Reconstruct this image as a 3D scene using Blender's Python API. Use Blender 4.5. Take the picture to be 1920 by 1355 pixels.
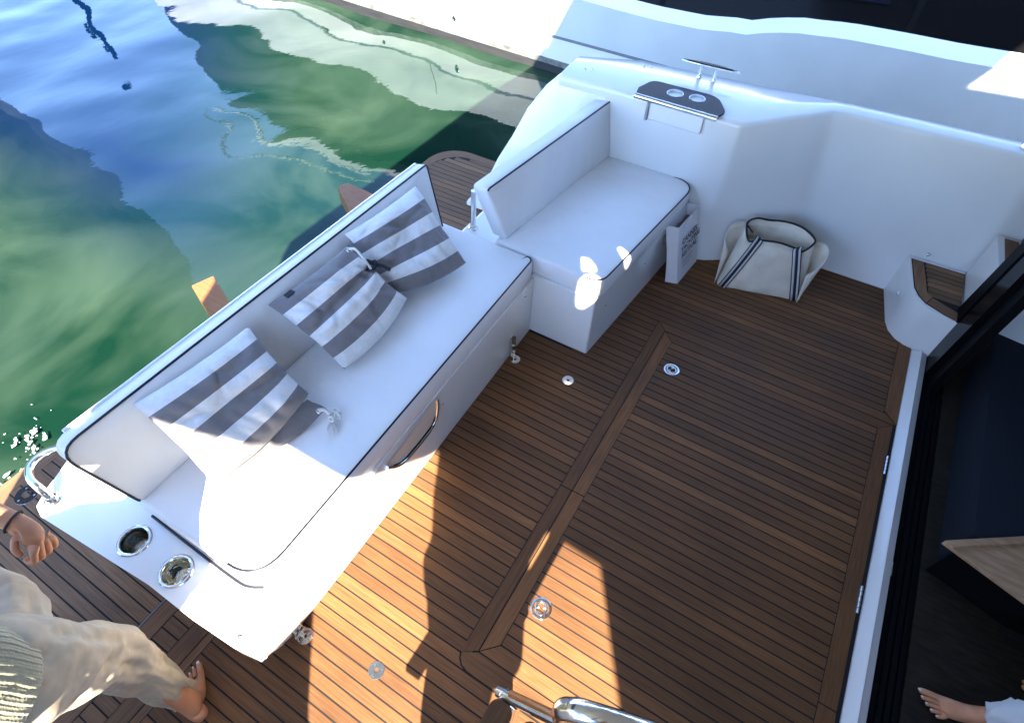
import bpy, bmesh, math, random
from math import sin, cos, pi, radians, sqrt
from mathutils import Vector, Matrix
from mathutils.geometry import tessellate_polygon
from mathutils import noise as mnoise
random.seed(7)
S = bpy.context.scene
for o in list(bpy.data.objects): bpy.data.objects.remove(o)
COL = S.collection

# ------------------------------------------------------------ camera, sky, sun, exposure
cam_d = bpy.data.cameras.new('camera'); cam = bpy.data.objects.new('camera', cam_d); COL.objects.link(cam)
cam_d.sensor_width = 36; cam_d.lens = 19.72; cam_d.clip_start = .02; cam_d.clip_end = 2000
Rv = Vector((0.85669384, 0.51563263, 0.0140949)); Uv = Vector((-0.40551628, 0.65635105, 0.6362074)); Fv = Vector((-0.31879809, 0.55075067, -0.77138932))
M = Matrix((Rv, Uv, -Fv)).transposed().to_4x4(); M.translation = Vector((0, 0, 2.4)); cam.matrix_world = M
S.camera = cam
SUN_EL = radians(45); SUN_AZ = radians(32)                # azimuth of the shadows: from +Y towards -X
SH = Vector((-sin(SUN_AZ), cos(SUN_AZ), 0)) / math.tan(SUN_EL)   # ground shift of a shadow per metre of height
W = bpy.data.worlds.new('World'); S.world = W; W.use_nodes = True
nt = W.node_tree; nt.nodes.clear()
sky = nt.nodes.new('ShaderNodeTexSky'); sky.sky_type = 'NISHITA'; sky.sun_disc = False
sky.sun_elevation = SUN_EL; sky.sun_rotation = pi - SUN_AZ; sky.air_density = .7; sky.dust_density = .1; sky.ozone_density = 2.6
bg = nt.nodes.new('ShaderNodeBackground'); bg.inputs[1].default_value = .15
wo = nt.nodes.new('ShaderNodeOutputWorld'); nt.links.new(sky.outputs[0], bg.inputs[0]); nt.links.new(bg.outputs[0], wo.inputs[0])
sd = bpy.data.lights.new('sun', 'SUN'); sd.energy = 3.9; sd.angle = radians(.5); sd.color = (1, .90, .74)
sun = bpy.data.objects.new('sun', sd); COL.objects.link(sun)
tosun = Vector((sin(SUN_AZ) * cos(SUN_EL), -cos(SUN_AZ) * cos(SUN_EL), sin(SUN_EL)))
sun.rotation_euler = tosun.to_track_quat('Z', 'Y').to_euler(); sun.location = (6, -10, 12)
S.view_settings.view_transform = 'Standard'; S.view_settings.look = 'None'; S.view_settings.gamma = 1
S.view_settings.use_curve_mapping = False; S.view_settings.exposure = 3.15
S.render.resolution_x = 1024; S.render.resolution_y = 722

# ------------------------------------------------------------ helpers
def tag(o, label=None, cat=None, group=None, kind=None):
    if label: o['label'] = label
    if cat: o['category'] = cat
    if group: o['group'] = group
    if kind: o['kind'] = kind
    return o
def empty(name, loc=(0, 0, 0)):
    o = bpy.data.objects.new(name, None); COL.objects.link(o); o.location = loc; o.empty_display_size = .05; return o
def link(name, me, mat=None, parent=None, kind=None):
    o = bpy.data.objects.new(name, me); COL.objects.link(o)
    if mat: me.materials.append(mat)
    if parent is not None:
        o.parent = parent
        p = parent; off = Vector((0, 0, 0))
        while p is not None: off += p.location; p = p.parent
        o.location = -off
    if kind: o['kind'] = kind
    return o
def smooth(me, v=True):
    for p in me.polygons: p.use_smooth = v
def frombm(name, bm, mat=None, parent=None, kind=None, sm=False, autos=None):
    bmesh.ops.recalc_face_normals(bm, faces=bm.faces)
    me = bpy.data.meshes.new(name); bm.to_mesh(me); bm.free()
    if sm or autos: smooth(me)
    o = link(name, me, mat, parent, kind)
    if autos:
        for e in me.edges: pass
        b2 = bmesh.new(); b2.from_mesh(me)
        for e in b2.edges:
            if len(e.link_faces) == 2 and e.calc_face_angle(0) > radians(autos): e.smooth = False
        b2.to_mesh(me); b2.free()
    return o
def bevel(o, w, seg=2, ang=30):
    m = o.modifiers.new('bevel', 'BEVEL'); m.width = w; m.segments = seg; m.limit_method = 'ANGLE'; m.angle_limit = radians(ang); m.harden_normals = True
    smooth(o.data); return o
def subsurf(o, n=2):
    m = o.modifiers.new('sub', 'SUBSURF'); m.levels = n; m.render_levels = n; smooth(o.data); return o
def add_prism(bm, poly, z0, z1, axis='Z'):
    """poly list of 2D points, extruded between z0,z1 along axis"""
    def P(a, b, h):
        return (a, b, h) if axis == 'Z' else ((a, h, b) if axis == 'Y' else (h, a, b))
    lo = [bm.verts.new(P(a, b, z0)) for a, b in poly]; hi = [bm.verts.new(P(a, b, z1)) for a, b in poly]
    n = len(poly)
    for i in range(n): bm.faces.new((lo[i], lo[(i + 1) % n], hi[(i + 1) % n], hi[i]))
    tri = tessellate_polygon([[Vector((a, b, 0)) for a, b in poly]])
    if n == 4: bm.faces.new(lo); bm.faces.new(hi)
    else:
        for t in tri:
            try: bm.faces.new([lo[i] for i in t]); bm.faces.new([hi[i] for i in t])
            except ValueError: pass
def prism(name, poly, z0, z1, mat, parent=None, axis='Z', kind=None, bev=0, seg=2):
    bm = bmesh.new(); add_prism(bm, poly, z0, z1, axis)
    bmesh.ops.dissolve_limit(bm, angle_limit=.01, verts=bm.verts, edges=bm.edges)
    o = frombm(name, bm, mat, parent, kind)
    if bev: bevel(o, bev, seg)
    return o
def box(name, a, b, mat, parent=None, bev=0, kind=None):
    return prism(name, [(a[0], a[1]), (b[0], a[1]), (b[0], b[1]), (a[0], b[1])], a[2], b[2], mat, parent, 'Z', kind, bev)
def add_tube(bm, pts, r, n=10, cap=True, closed=False):
    pts = [Vector(p) for p in pts]; N = len(pts); rings = []; up = None
    rr = r if hasattr(r, '__len__') else [r] * N
    for i, p in enumerate(pts):
        if closed: t = pts[(i + 1) % N] - pts[i - 1]
        else: t = pts[min(i + 1, N - 1)] - pts[max(i - 1, 0)]
        t.normalize()
        if up is None: up = t.orthogonal().normalized()
        up = (up - t * up.dot(t)).normalized(); s = t.cross(up)
        rings.append([bm.verts.new(p + (up * cos(2 * pi * k / n) + s * sin(2 * pi * k / n)) * rr[i]) for k in range(n)])
    M_ = N if closed else N - 1
    for i in range(M_):
        a, b = rings[i], rings[(i + 1) % N]
        for k in range(n): bm.faces.new((a[k], a[(k + 1) % n], b[(k + 1) % n], b[k]))
    if cap and not closed: bm.faces.new(rings[0]); bm.faces.new(rings[-1][::-1])
def tube(name, pts, r, mat, parent=None, n=10, closed=False):
    bm = bmesh.new(); add_tube(bm, pts, r, n, True, closed); return frombm(name, bm, mat, parent, autos=50)
def spline(pts, k=8, closed=False):
    P = [Vector(p) for p in pts]; n = len(P); out = []
    rng = range(n if closed else n - 1)
    for i in rng:
        if closed: a, b, c, d = P[i - 1], P[i], P[(i + 1) % n], P[(i + 2) % n]
        else: a, b, c, d = P[max(i - 1, 0)], P[i], P[i + 1], P[min(i + 2, n - 1)]
        for j in range(k):
            t = j / k
            out.append(.5 * ((2 * b) + (c - a) * t + (2 * a - 5 * b + 4 * c - d) * t * t + (3 * b - a - 3 * c + d) * t ** 3))
    if not closed: out.append(P[-1])
    return out
def roundpoly(pts, rad, k=6):
    """round corners of a 2D polygon; rad list or number"""
    out = []; n = len(pts)
    for i in range(n):
        r = rad[i] if hasattr(rad, '__len__') else rad
        p = Vector(pts[i]); a = Vector(pts[i - 1]); b = Vector(pts[(i + 1) % n])
        if r <= 0: out.append((p.x, p.y)); continue
        u = (a - p).normalized(); v = (b - p).normalized()
        half = math.acos(max(-1, min(1, u.dot(v)))) / 2
        d = min(r / math.tan(half), (a - p).length * .49, (b - p).length * .49)
        s = p + u * d; e = p + v * d
        for j in range(k + 1):
            t = j / k; q = s * (1 - t) ** 2 + p * 2 * t * (1 - t) + e * t * t
            out.append((q.x, q.y))
    return out
def circ(cx, cy, r, n=24): return [(cx + r * cos(2 * pi * i / n), cy + r * sin(2 * pi * i / n)) for i in range(n)]
def add_holed(bm, outer, holes, z, z1=None):
    """flat plate with holes; if z1 given also the sides and the second face"""
    loops = [outer] + holes; flat = [p for l in loops for p in l]
    tri = tessellate_polygon([[Vector((a, b, 0)) for a, b in l] for l in loops])
    vs = [bm.verts.new((a, b, z)) for a, b in flat]
    for t in tri: bm.faces.new([vs[i] for i in t])
    if z1 is not None:
        v2 = [bm.verts.new((a, b, z1)) for a, b in flat]
        for t in tri: bm.faces.new([v2[i] for i in reversed(t)])
        k = 0
        for l in loops:
            n = len(l)
            for i in range(n):
                a, b = k + i, k + (i + 1) % n
                bm.faces.new((vs[a], vs[b], v2[b], v2[a]))
            k += n
def lathe(bm, prof, c, n=24, axis=(0, 0, 1)):
    q = Vector((0, 0, 1)).rotation_difference(Vector(axis)); rings = []
    for r, z in prof: rings.append([bm.verts.new(Vector(c) + q @ Vector((r * cos(2 * pi * i / n), r * sin(2 * pi * i / n), z))) for i in range(n)])
    for a, b in zip(rings, rings[1:]):
        for i in range(n): bm.faces.new((a[i], a[(i + 1) % n], b[(i + 1) % n], b[i]))
    return rings

# ------------------------------------------------------------ materials
def mat(name, col, rough=.5, metal=0, spec=.5, coat=0, sheen=0):
    m = bpy.data.materials.new(name); m.use_nodes = True; b = m.node_tree.nodes['Principled BSDF']
    b.inputs['Base Color'].default_value = (*col, 1); b.inputs['Roughness'].default_value = rough
    b.inputs['Metallic'].default_value = metal; b.inputs['Specular IOR Level'].default_value = spec
    b.inputs['Coat Weight'].default_value = coat; b.inputs['Sheen Weight'].default_value = sheen
    return m
def N(m, t, **k):
    n = m.node_tree.nodes.new(t)
    for a, b in k.items(): setattr(n, a, b)
    return n
def L(m, a, b): m.node_tree.links.new(a, b)
def bsdf(m): return m.node_tree.nodes['Principled BSDF']
def noise_bump(m, scale, strength, dist=.002, detail=4, coord='Object', vec=(1, 1, 1)):
    tc = N(m, 'ShaderNodeTexCoord'); mp = N(m, 'ShaderNodeMapping'); mp.inputs['Scale'].default_value = vec
    nz = N(m, 'ShaderNodeTexNoise'); nz.inputs['Scale'].default_value = scale; nz.inputs['Detail'].default_value = detail
    bp = N(m, 'ShaderNodeBump'); bp.inputs['Strength'].default_value = strength; bp.inputs['Distance'].default_value = dist
    L(m, tc.outputs[coord], mp.inputs[0]); L(m, mp.outputs[0], nz.inputs['Vector']); L(m, nz.outputs[0], bp.inputs['Height']); L(m, bp.outputs[0], bsdf(m).inputs['Normal'])
    return nz, bp
def tint(m, scale, c1, c2, lo=.35, hi=.65, vec=(1, 1, 1), detail=5):
    tc = N(m, 'ShaderNodeNewGeometry'); mp = N(m, 'ShaderNodeMapping'); mp.inputs['Scale'].default_value = vec
    nz = N(m, 'ShaderNodeTexNoise'); nz.inputs['Scale'].default_value = scale; nz.inputs['Detail'].default_value = detail
    cr = N(m, 'ShaderNodeValToRGB'); cr.color_ramp.elements[0].position = lo; cr.color_ramp.elements[1].position = hi
    cr.color_ramp.elements[0].color = (*c1, 1); cr.color_ramp.elements[1].color = (*c2, 1)
    L(m, tc.outputs['Position'], mp.inputs[0]); L(m, mp.outputs[0], nz.inputs['Vector']); L(m, nz.outputs[0], cr.inputs[0]); L(m, cr.outputs[0], bsdf(m).inputs['Base Color'])
    return cr
def teak(name, along='X', base=(.148, .068, .026), dark=(.105, .046, .018), light=(.195, .096, .038), rough=.55):
    m = mat(name, base, rough, spec=.3)
    geo = N(m, 'ShaderNodeNewGeometry'); info = N(m, 'ShaderNodeObjectInfo')
    mp = N(m, 'ShaderNodeMapping'); mp.inputs['Scale'].default_value = (2.2, 60, 20) if along == 'X' else (60, 2.2, 20)
    add = N(m, 'ShaderNodeVectorMath', operation='ADD'); sc = N(m, 'ShaderNodeVectorMath', operation='SCALE'); sc.inputs['Scale'].default_value = 13
    cmb = N(m, 'ShaderNodeCombineXYZ')
    for i in range(3): L(m, info.outputs['Random'], cmb.inputs[i])
    L(m, cmb.outputs[0], sc.inputs[0]); L(m, geo.outputs['Position'], add.inputs[0]); L(m, sc.outputs[0], add.inputs[1])
    L(m, add.outputs[0], mp.inputs[0])
    nz = N(m, 'ShaderNodeTexNoise'); nz.inputs['Scale'].default_value = 3.2; nz.inputs['Detail'].default_value = 7; nz.inputs['Roughness'].default_value = .6
    L(m, mp.outputs[0], nz.inputs['Vector'])
    r1 = N(m, 'ShaderNodeValToRGB'); e = r1.color_ramp.elements
    e[0].position = .3; e[0].color = (*dark, 1); e[1].position = .72; e[1].color = (*light, 1)
    mid = e.new(.5); mid.color = (*base, 1)
    L(m, nz.outputs[0], r1.inputs[0])
    # each plank has its own tone
    r2 = N(m, 'ShaderNodeValToRGB'); e = r2.color_ramp.elements; r2.color_ramp.interpolation = 'LINEAR'
    e[0].position = 0; e[0].color = (.80, .77, .76, 1); e[1].position = 1; e[1].color = (1.45, 1.38, 1.3, 1)
    q = e.new(.45); q.color = (.92, .90, .90, 1); q = e.new(.8); q.color = (1.08, 1.02, .98, 1); q = e.new(.9); q.color = (1.28, 1.22, 1.16, 1)
    L(m, info.outputs['Random'], r2.inputs[0])
    mx = N(m, 'ShaderNodeMix', data_type='RGBA', blend_type='MULTIPLY'); mx.inputs[0].default_value = 1
    L(m, r1.outputs[0], mx.inputs[6]); L(m, r2.outputs[0], mx.inputs[7])
    # worn patches and salt
    n2 = N(m, 'ShaderNodeTexNoise'); n2.inputs['Scale'].default_value = 2.3; n2.inputs['Detail'].default_value = 6
    L(m, geo.outputs['Position'], n2.inputs['Vector'])
    r3 = N(m, 'ShaderNodeValToRGB'); e = r3.color_ramp.elements; e[0].position = .35; e[0].color = (.80, .81, .85, 1); e[1].position = .7; e[1].color = (1.14, 1.11, 1.07, 1)
    L(m, n2.outputs[0], r3.inputs[0])
    m2 = N(m, 'ShaderNodeMix', data_type='RGBA', blend_type='MULTIPLY'); m2.inputs[0].default_value = 1
    L(m, mx.outputs[2], m2.inputs[6]); L(m, r3.outputs[0], m2.inputs[7]); L(m, m2.outputs[2], bsdf(m).inputs['Base Color'])
    bp = N(m, 'ShaderNodeBump'); bp.inputs['Strength'].default_value = .35; bp.inputs['Distance'].default_value = .0012
    L(m, nz.outputs[0], bp.inputs['Height']); L(m, bp.outputs[0], bsdf(m).inputs['Normal'])
    rr = N(m, 'ShaderNodeMapRange'); rr.inputs['To Min'].default_value = rough - .12; rr.inputs['To Max'].default_value = rough + .15
    L(m, n2.outputs[0], rr.inputs['Value']); L(m, rr.outputs[0], bsdf(m).inputs['Roughness'])
    return m
TEAK_X = teak('teak_along'); TEAK_Y = teak('teak_across', 'Y')
TEAK_G = teak('weathered_teak_along', 'X', (.175, .095, .048), (.12, .067, .036), (.23, .135, .075), .6)
TEAK_GY = teak('weathered_teak_across', 'Y', (.175, .095, .048), (.12, .067, .036), (.23, .135, .075), .6)
TEAK_V = teak('varnished_teak', 'X', (.31, .125, .045), (.24, .09, .03), (.40, .175, .07), .35)
CAULK = mat('rubber_caulk', (.014, .013, .014), .75, spec=.25)
GEL = mat('white_gelcoat', (.80, .80, .79), .16, spec=.5, coat=.5); tint(GEL, 1.7, (.755, .76, .755), (.81, .81, .80))
noise_bump(GEL, 6, .06, .003, 2)
bsdf(GEL).inputs['Coat Roughness'].default_value = .06
VINYL = mat('white_vinyl', (.77, .765, .765), .5, spec=.35, sheen=.15)
def vinyl_nodes(m):
    tc = N(m, 'ShaderNodeTexCoord'); n1 = N(m, 'ShaderNodeTexNoise'); n1.inputs['Scale'].default_value = 3.5; n1.inputs['Detail'].default_value = 3
    n2 = N(m, 'ShaderNodeTexNoise'); n2.inputs['Scale'].default_value = 420; n2.inputs['Detail'].default_value = 2
    b1 = N(m, 'ShaderNodeBump'); b1.inputs['Strength'].default_value = .45; b1.inputs['Distance'].default_value = .045
    b2 = N(m, 'ShaderNodeBump'); b2.inputs['Strength'].default_value = .25; b2.inputs['Distance'].default_value = .0008
    for n in (n1, n2): L(m, tc.outputs['Object'], n.inputs['Vector'])
    L(m, n1.outputs[0], b1.inputs['Height']); L(m, n2.outputs[0], b2.inputs['Height']); L(m, b1.outputs[0], b2.inputs['Normal']); L(m, b2.outputs[0], bsdf(m).inputs['Normal'])
vinyl_nodes(VINYL); tint(VINYL, 2.2, (.72, .715, .715), (.785, .78, .78))
PIPE = mat('navy_piping', (.006, .008, .02), .45)
CHROME = mat('polished_steel', (.80, .80, .80), .07, 1); tint(CHROME, 9, (.72, .72, .72), (.84, .84, .84))
STEEL = mat('brushed_steel', (.6, .6, .6), .28, 1); noise_bump(STEEL, 90, .25, .001)
DARKST = mat('dark_gloss_inlay', (.006, .006, .014), .22, spec=.10)
BLACKG = mat('black_gloss_frame', (.005, .005, .006), .16, spec=.08); noise_bump(BLACKG, 3, .05, .01, 2)
TRACK = mat('black_track', (.005, .005, .006), .5, spec=.06)
CUPIN = mat('cup_liner', (.62, .66, .68), .25, .6); noise_bump(CUPIN, 30, .2, .002)
HOLE = mat('dark_hole', (.004, .004, .004), .8)
NAVY = mat('navy_upholstery', (.012, .016, .026), .8, spec=.2); noise_bump(NAVY, 300, .3, .001)
CABFL = mat('dark_cabin_floor', (.022, .017, .012), .6, spec=.15); tint(CABFL, 5, (.015, .012, .009), (.028, .022, .016), vec=(2, 12, 2))
OAK = mat('light_oak', (.42, .27, .16), .45); tint(OAK, 3, (.34, .21, .12), (.48, .31, .19), vec=(3, 22, 3))
PAPER = mat('white_paper', (.84, .82, .85), .6, spec=.25); noise_bump(PAPER, 8, .25, .004, 3)
INK = mat('printed_ink', (.015, .015, .03), .7)
GREYSTR = mat('grey_stripe', (.20, .21, .23), .3)
CORD = mat('cotton_cord', (.62, .60, .55), .9, sheen=.3); noise_bump(CORD, 260, .6, .002)
CANVAS = mat('cream_canvas', (.74, .66, .54), .85, spec=.2, sheen=.2); tint(CANVAS, 9, (.66, .58, .47), (.78, .70, .58))
def weave(m, s=600, st=.4):
    tc = N(m, 'ShaderNodeTexCoord'); a = N(m, 'ShaderNodeTexWave'); a.inputs['Scale'].default_value = s; b = N(m, 'ShaderNodeTexWave', bands_direction='Y'); b.inputs['Scale'].default_value = s
    ad = N(m, 'ShaderNodeMath', operation='ADD'); nz = N(m, 'ShaderNodeTexNoise'); nz.inputs['Scale'].default_value = 14
    b0 = N(m, 'ShaderNodeBump'); b0.inputs['Strength'].default_value = .5; b0.inputs['Distance'].default_value = .012
    bp = N(m, 'ShaderNodeBump'); bp.inputs['Strength'].default_value = st; bp.inputs['Distance'].default_value = .0006
    for n in (a, b, nz): L(m, tc.outputs['Object'], n.inputs['Vector'])
    L(m, a.outputs['Fac'], ad.inputs[0]); L(m, b.outputs['Fac'], ad.inputs[1]); L(m, nz.outputs[0], b0.inputs['Height']); L(m, b0.outputs[0], bp.inputs['Normal']); L(m, ad.outputs[0], bp.inputs['Height']); L(m, bp.outputs[0], bsdf(m).inputs['Normal'])
weave(CANVAS)
BLKTAPE = mat('black_tape', (.012, .012, .016), .7)
PALETAPE = mat('pale_tape', (.50, .49, .50), .8)
LINER = mat('bag_lining', (.46, .38, .27), .9)
SKIN = mat('tanned_skin', (.50, .23, .125), .45, spec=.35)
bsdf(SKIN).inputs['Subsurface Weight'].default_value = .12; bsdf(SKIN).inputs['Subsurface Radius'].default_value = (.012, .004, .002); tint(SKIN, 14, (.42, .18, .095), (.56, .27, .15)); noise_bump(SKIN, 130, .25, .0015)
NAILM = mat('toenail', (.75, .60, .55), .25)
CHINO = mat('beige_chino', (.35, .295, .225), .85, spec=.2, sheen=.2); tint(CHINO, 30, (.37, .30, .21), (.43, .355, .26)); weave(CHINO, 900, .3)
LINEN = mat('white_linen', (.62, .66, .70), .85, sheen=.2); weave(LINEN, 700, .4)
KNIT = mat('sage_knit', (.30, .28, .185), .95, spec=.1, sheen=.4)
def knit_nodes(m):
    tc = N(m, 'ShaderNodeTexCoord'); w = N(m, 'ShaderNodeTexWave'); w.inputs['Scale'].default_value = 38; w.inputs['Distortion'].default_value = .6; w.inputs['Detail'].default_value = 1
    mp = N(m, 'ShaderNodeMapping')
    L(m, tc.outputs['UV'], mp.inputs[0]); L(m, mp.outputs[0], w.inputs['Vector'])
    n2 = N(m, 'ShaderNodeTexVoronoi'); n2.inputs['Scale'].default_value = 170; L(m, tc.outputs['Object'], n2.inputs['Vector'])
    b1 = N(m, 'ShaderNodeBump'); b1.inputs['Strength'].default_value = .35; b1.inputs['Distance'].default_value = .004
    b2 = N(m, 'ShaderNodeBump'); b2.inputs['Strength'].default_value = .6; b2.inputs['Distance'].default_value = .002
    L(m, w.outputs['Fac'], b1.inputs['Height']); L(m, n2.outputs['Distance'], b2.inputs['Height']); L(m, b1.outputs[0], b2.inputs['Normal']); L(m, b2.outputs[0], bsdf(m).inputs['Normal'])
knit_nodes(KNIT)
HULLW = mat('white_hull_paint', (.80, .80, .79), .2, coat=.4); tint(HULLW, .8, (.77, .775, .78), (.81, .81, .80))
DECKGREY = mat('pale_grey_deck', (.60, .63, .64), .35, coat=.2); tint(DECKGREY, 2, (.57, .60, .61), (.62, .65, .66))
BOOT = mat('stained_boot_top', (.05, .05, .05), .6); tint(BOOT, 3, (.004, .004, .004), (.012, .012, .011), .35, .7, (1, 1, 5))
SCUM = mat('stained_hull_band', (.3, .3, .27), .6); tint(SCUM, 4, (.09, .09, .082), (.27, .27, .25), .3, .7, (2.2, 1, 3))
def stripes_mat():
    m = mat('striped_cotton', (.7, .7, .7), .88, spec=.2, sheen=.25)
    uv = N(m, 'ShaderNodeUVMap'); sep = N(m, 'ShaderNodeSeparateXYZ'); L(m, uv.outputs[0], sep.inputs[0])
    at = N(m, 'ShaderNodeMath', operation='MULTIPLY'); at.inputs[1].default_value = 3.0; L(m, sep.outputs[1], at.inputs[0])
    fr = N(m, 'ShaderNodeMath', operation='FRACT'); L(m, at.outputs[0], fr.inputs[0])
    gt = N(m, 'ShaderNodeMath', operation='GREATER_THAN'); gt.inputs[1].default_value = .5; L(m, fr.outputs[0], gt.inputs[0])
    mx = N(m, 'ShaderNodeMix', data_type='RGBA'); mx.inputs[6].default_value = (.76, .75, .74, 1); mx.inputs[7].default_value = (.20, .185, .19, 1); L(m, gt.outputs[0], mx.inputs[0])
    nz = N(m, 'ShaderNodeTexNoise'); nz.inputs['Scale'].default_value = 60; tc = N(m, 'ShaderNodeTexCoord'); L(m, tc.outputs['Object'], nz.inputs['Vector'])
    r = N(m, 'ShaderNodeMapRange'); r.inputs['To Min'].default_value = .86; r.inputs['To Max'].default_value = 1.08; L(m, nz.outputs[0], r.inputs['Value'])
    ml = N(m, 'ShaderNodeVectorMath', operation='SCALE'); L(m, mx.outputs[2], ml.inputs[0]); L(m, r.outputs[0], ml.inputs['Scale']); L(m, ml.outputs[0], bsdf(m).inputs['Base Color'])
    weave(m, 800, .35); return m
STRIPE = stripes_mat()

# ------------------------------------------------------------ water
def make_water():
    m = mat('harbour_water', (.008, .07, .038), .015, spec=.5); b = bsdf(m); b.inputs['IOR'].default_value = 1.33; b.inputs['Specular Tint'].default_value = (.38, .70, 1, 1)
    geo = N(m, 'ShaderNodeNewGeometry')
    # murky clouds in the water body
    nz = N(m, 'ShaderNodeTexNoise'); nz.inputs['Scale'].default_value = .55; nz.inputs['Detail'].default_value = 4; nz.inputs['Distortion'].default_value = 1.2
    L(m, geo.outputs['Position'], nz.inputs['Vector'])
    cr = N(m, 'ShaderNodeValToRGB'); e = cr.color_ramp.elements; e[0].position = .38; e[0].color = (.0028, .018, .010, 1); e[1].position = .66; e[1].color = (.030, .055, .034, 1)
    L(m, nz.outputs[0], cr.inputs[0])
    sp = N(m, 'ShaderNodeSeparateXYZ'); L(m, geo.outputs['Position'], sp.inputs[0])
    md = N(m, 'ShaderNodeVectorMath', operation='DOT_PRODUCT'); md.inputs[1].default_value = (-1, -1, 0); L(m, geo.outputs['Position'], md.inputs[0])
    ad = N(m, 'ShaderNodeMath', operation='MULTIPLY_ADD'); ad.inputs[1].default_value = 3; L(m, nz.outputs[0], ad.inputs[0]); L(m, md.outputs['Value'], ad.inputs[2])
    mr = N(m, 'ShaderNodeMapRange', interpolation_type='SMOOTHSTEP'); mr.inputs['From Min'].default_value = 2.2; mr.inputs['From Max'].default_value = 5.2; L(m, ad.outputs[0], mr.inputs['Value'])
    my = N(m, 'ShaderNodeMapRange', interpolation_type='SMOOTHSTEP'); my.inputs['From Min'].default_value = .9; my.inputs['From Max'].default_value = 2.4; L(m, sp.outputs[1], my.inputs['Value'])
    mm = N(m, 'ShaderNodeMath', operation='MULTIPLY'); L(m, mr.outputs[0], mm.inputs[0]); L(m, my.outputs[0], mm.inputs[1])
    mb = N(m, 'ShaderNodeMix', data_type='RGBA'); mb.inputs[7].default_value = (.0008, .008, .030, 1); L(m, mm.outputs[0], mb.inputs[0]); L(m, cr.outputs[0], mb.inputs[6]); L(m, mb.outputs[2], b.inputs['Base Color'])  # dark blue zone painted into the base colour in place of reflected sky
    me = bpy.data.meshes.new('water'); bm = bmesh.new()
    # fine patch near the boats, coarse sheet beyond
    xs = [-900, -200, -60, -25] + [-14 + .07 * i for i in range(int(12 / .07) + 1)] + [0, 8, 30, 120, 900]
    ys = [-900, -150, -30, -8] + [-3 + .07 * i for i in range(int(12 / .07) + 1)] + [14, 40, 160, 900]
    def h(x, y):
        v = Vector((x, y, 0)); f = 1 if (-14 <= x <= -1.9 and -3 <= y <= 9.1) else 0
        a = mnoise.noise(Vector((x * .9 + .3, y * .55, 3.1))) * .024
        a += mnoise.noise(Vector((x * 1.9 + y * .5 + 5, y * 1.5 - x * .3, 7.7))) * .0095
        a += mnoise.noise(Vector((x * 4.3 + 2, y * 3.1, 1.7))) * .0014
        return a * f
    grid = [[bm.verts.new((x, y, -.6 + h(x, y))) for y in ys] for x in xs]
    for i in range(len(xs) - 1):
        for j in range(len(ys) - 1): bm.faces.new((grid[i][j], grid[i + 1][j], grid[i + 1][j + 1], grid[i][j + 1]))
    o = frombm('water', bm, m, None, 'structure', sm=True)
    n1 = N(m, 'ShaderNodeTexNoise'); n1.inputs['Scale'].default_value = 9; n1.inputs['Detail'].default_value = 3
    mp = N(m, 'ShaderNodeMapping'); mp.inputs['Scale'].default_value = (1, .6, 1); L(m, geo.outputs['Position'], mp.inputs[0]); L(m, mp.outputs[0], n1.inputs['Vector'])
    bp = N(m, 'ShaderNodeBump'); bp.inputs['Strength'].default_value = .05; bp.inputs['Distance'].default_value = .02
    L(m, n1.outputs[0], bp.inputs['Height']); L(m, bp.outputs[0], b.inputs['Normal'])
    return o
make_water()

# ------------------------------------------------------------ teak planks
PLANK = bpy.data.meshes.new('plank')
_bm = bmesh.new(); bmesh.ops.create_cube(_bm, size=1)
for v in _bm.verts: v.co += Vector((.5, .5, -.5))
_bm.to_mesh(PLANK); _bm.free()
_pm = {}
def plank(x0, x1, y0, y1, z, parent, m, th=.012):
    key = m.name
    if key not in _pm:
        me = PLANK.copy(); me.materials.append(m); _pm[key] = me
    o = bpy.data.objects.new('plank', _pm[key]); COL.objects.link(o); o.parent = parent
    o.location = Vector((x0, y0, z + random.uniform(-.0004, .0004))) - parent.location; o.scale = (x1 - x0, y1 - y0, th); return o
GAP = .0060
def rows(y0, pitch, n, fx, z, parent, m):
    for k in range(n):
        a = y0 + k * pitch; b = a + pitch
        for (xa, xb) in fx(a, b):
            if xb - xa > .02: plank(xa, xb, a + GAP / 2, b - GAP / 2, z, parent, m)

deck = empty('cockpit_deck'); tag(deck, kind='structure')
P = .0474
YR0, YR1 = .310, 2.436            # ring round the hatch
prism('caulking', [(-1.545, -1.02), (.905, -1.02), (.905, 3.5), (-1.545, 3.5)], -.05, -.0016, CAULK, deck)
def wallY(x):   # inner foot of the far bulwark
    if x < -.4: return 3.09
    if x < .15: return 3.09 + (x + .4) / .55 * .345
    return 3.44
for k in range(29):                # rows nearer than the hatch ring
    a = YR0 - (k + 1) * P; b = a + P
    if a < -1.02: break
    x0 = -1.262
    plank(x0, .32 if k % 3 == 0 else (.905 if k % 3 else .5), a + GAP / 2, b - GAP / 2, 0, deck, TEAK_X)
    if k % 3 == 0: plank(.32 + .004, .905, a + GAP / 2, b - GAP / 2, 0, deck, TEAK_X)
n = round((YR1 - YR0) / P); PP = (YR1 - YR0) / n
for k in range(n):                 # between the long sofa and the hatch
    a = YR0 + k * PP; plank(-1.10 if a < 1.95 else -.75, -.412 if k > 1 else -.37 + .0 * k, a + GAP / 2, a + PP - GAP / 2, 0, deck, TEAK_X)
k = 0; a = YR1
while a < 3.5:                     # towards the far bulwark
    x0 = -.75 if a < 3.0 else -.6
    plank(x0, .835 if a < 3.06 else .80, a + GAP / 2, a + P - GAP / 2, 0, deck, TEAK_X); a += P
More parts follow.
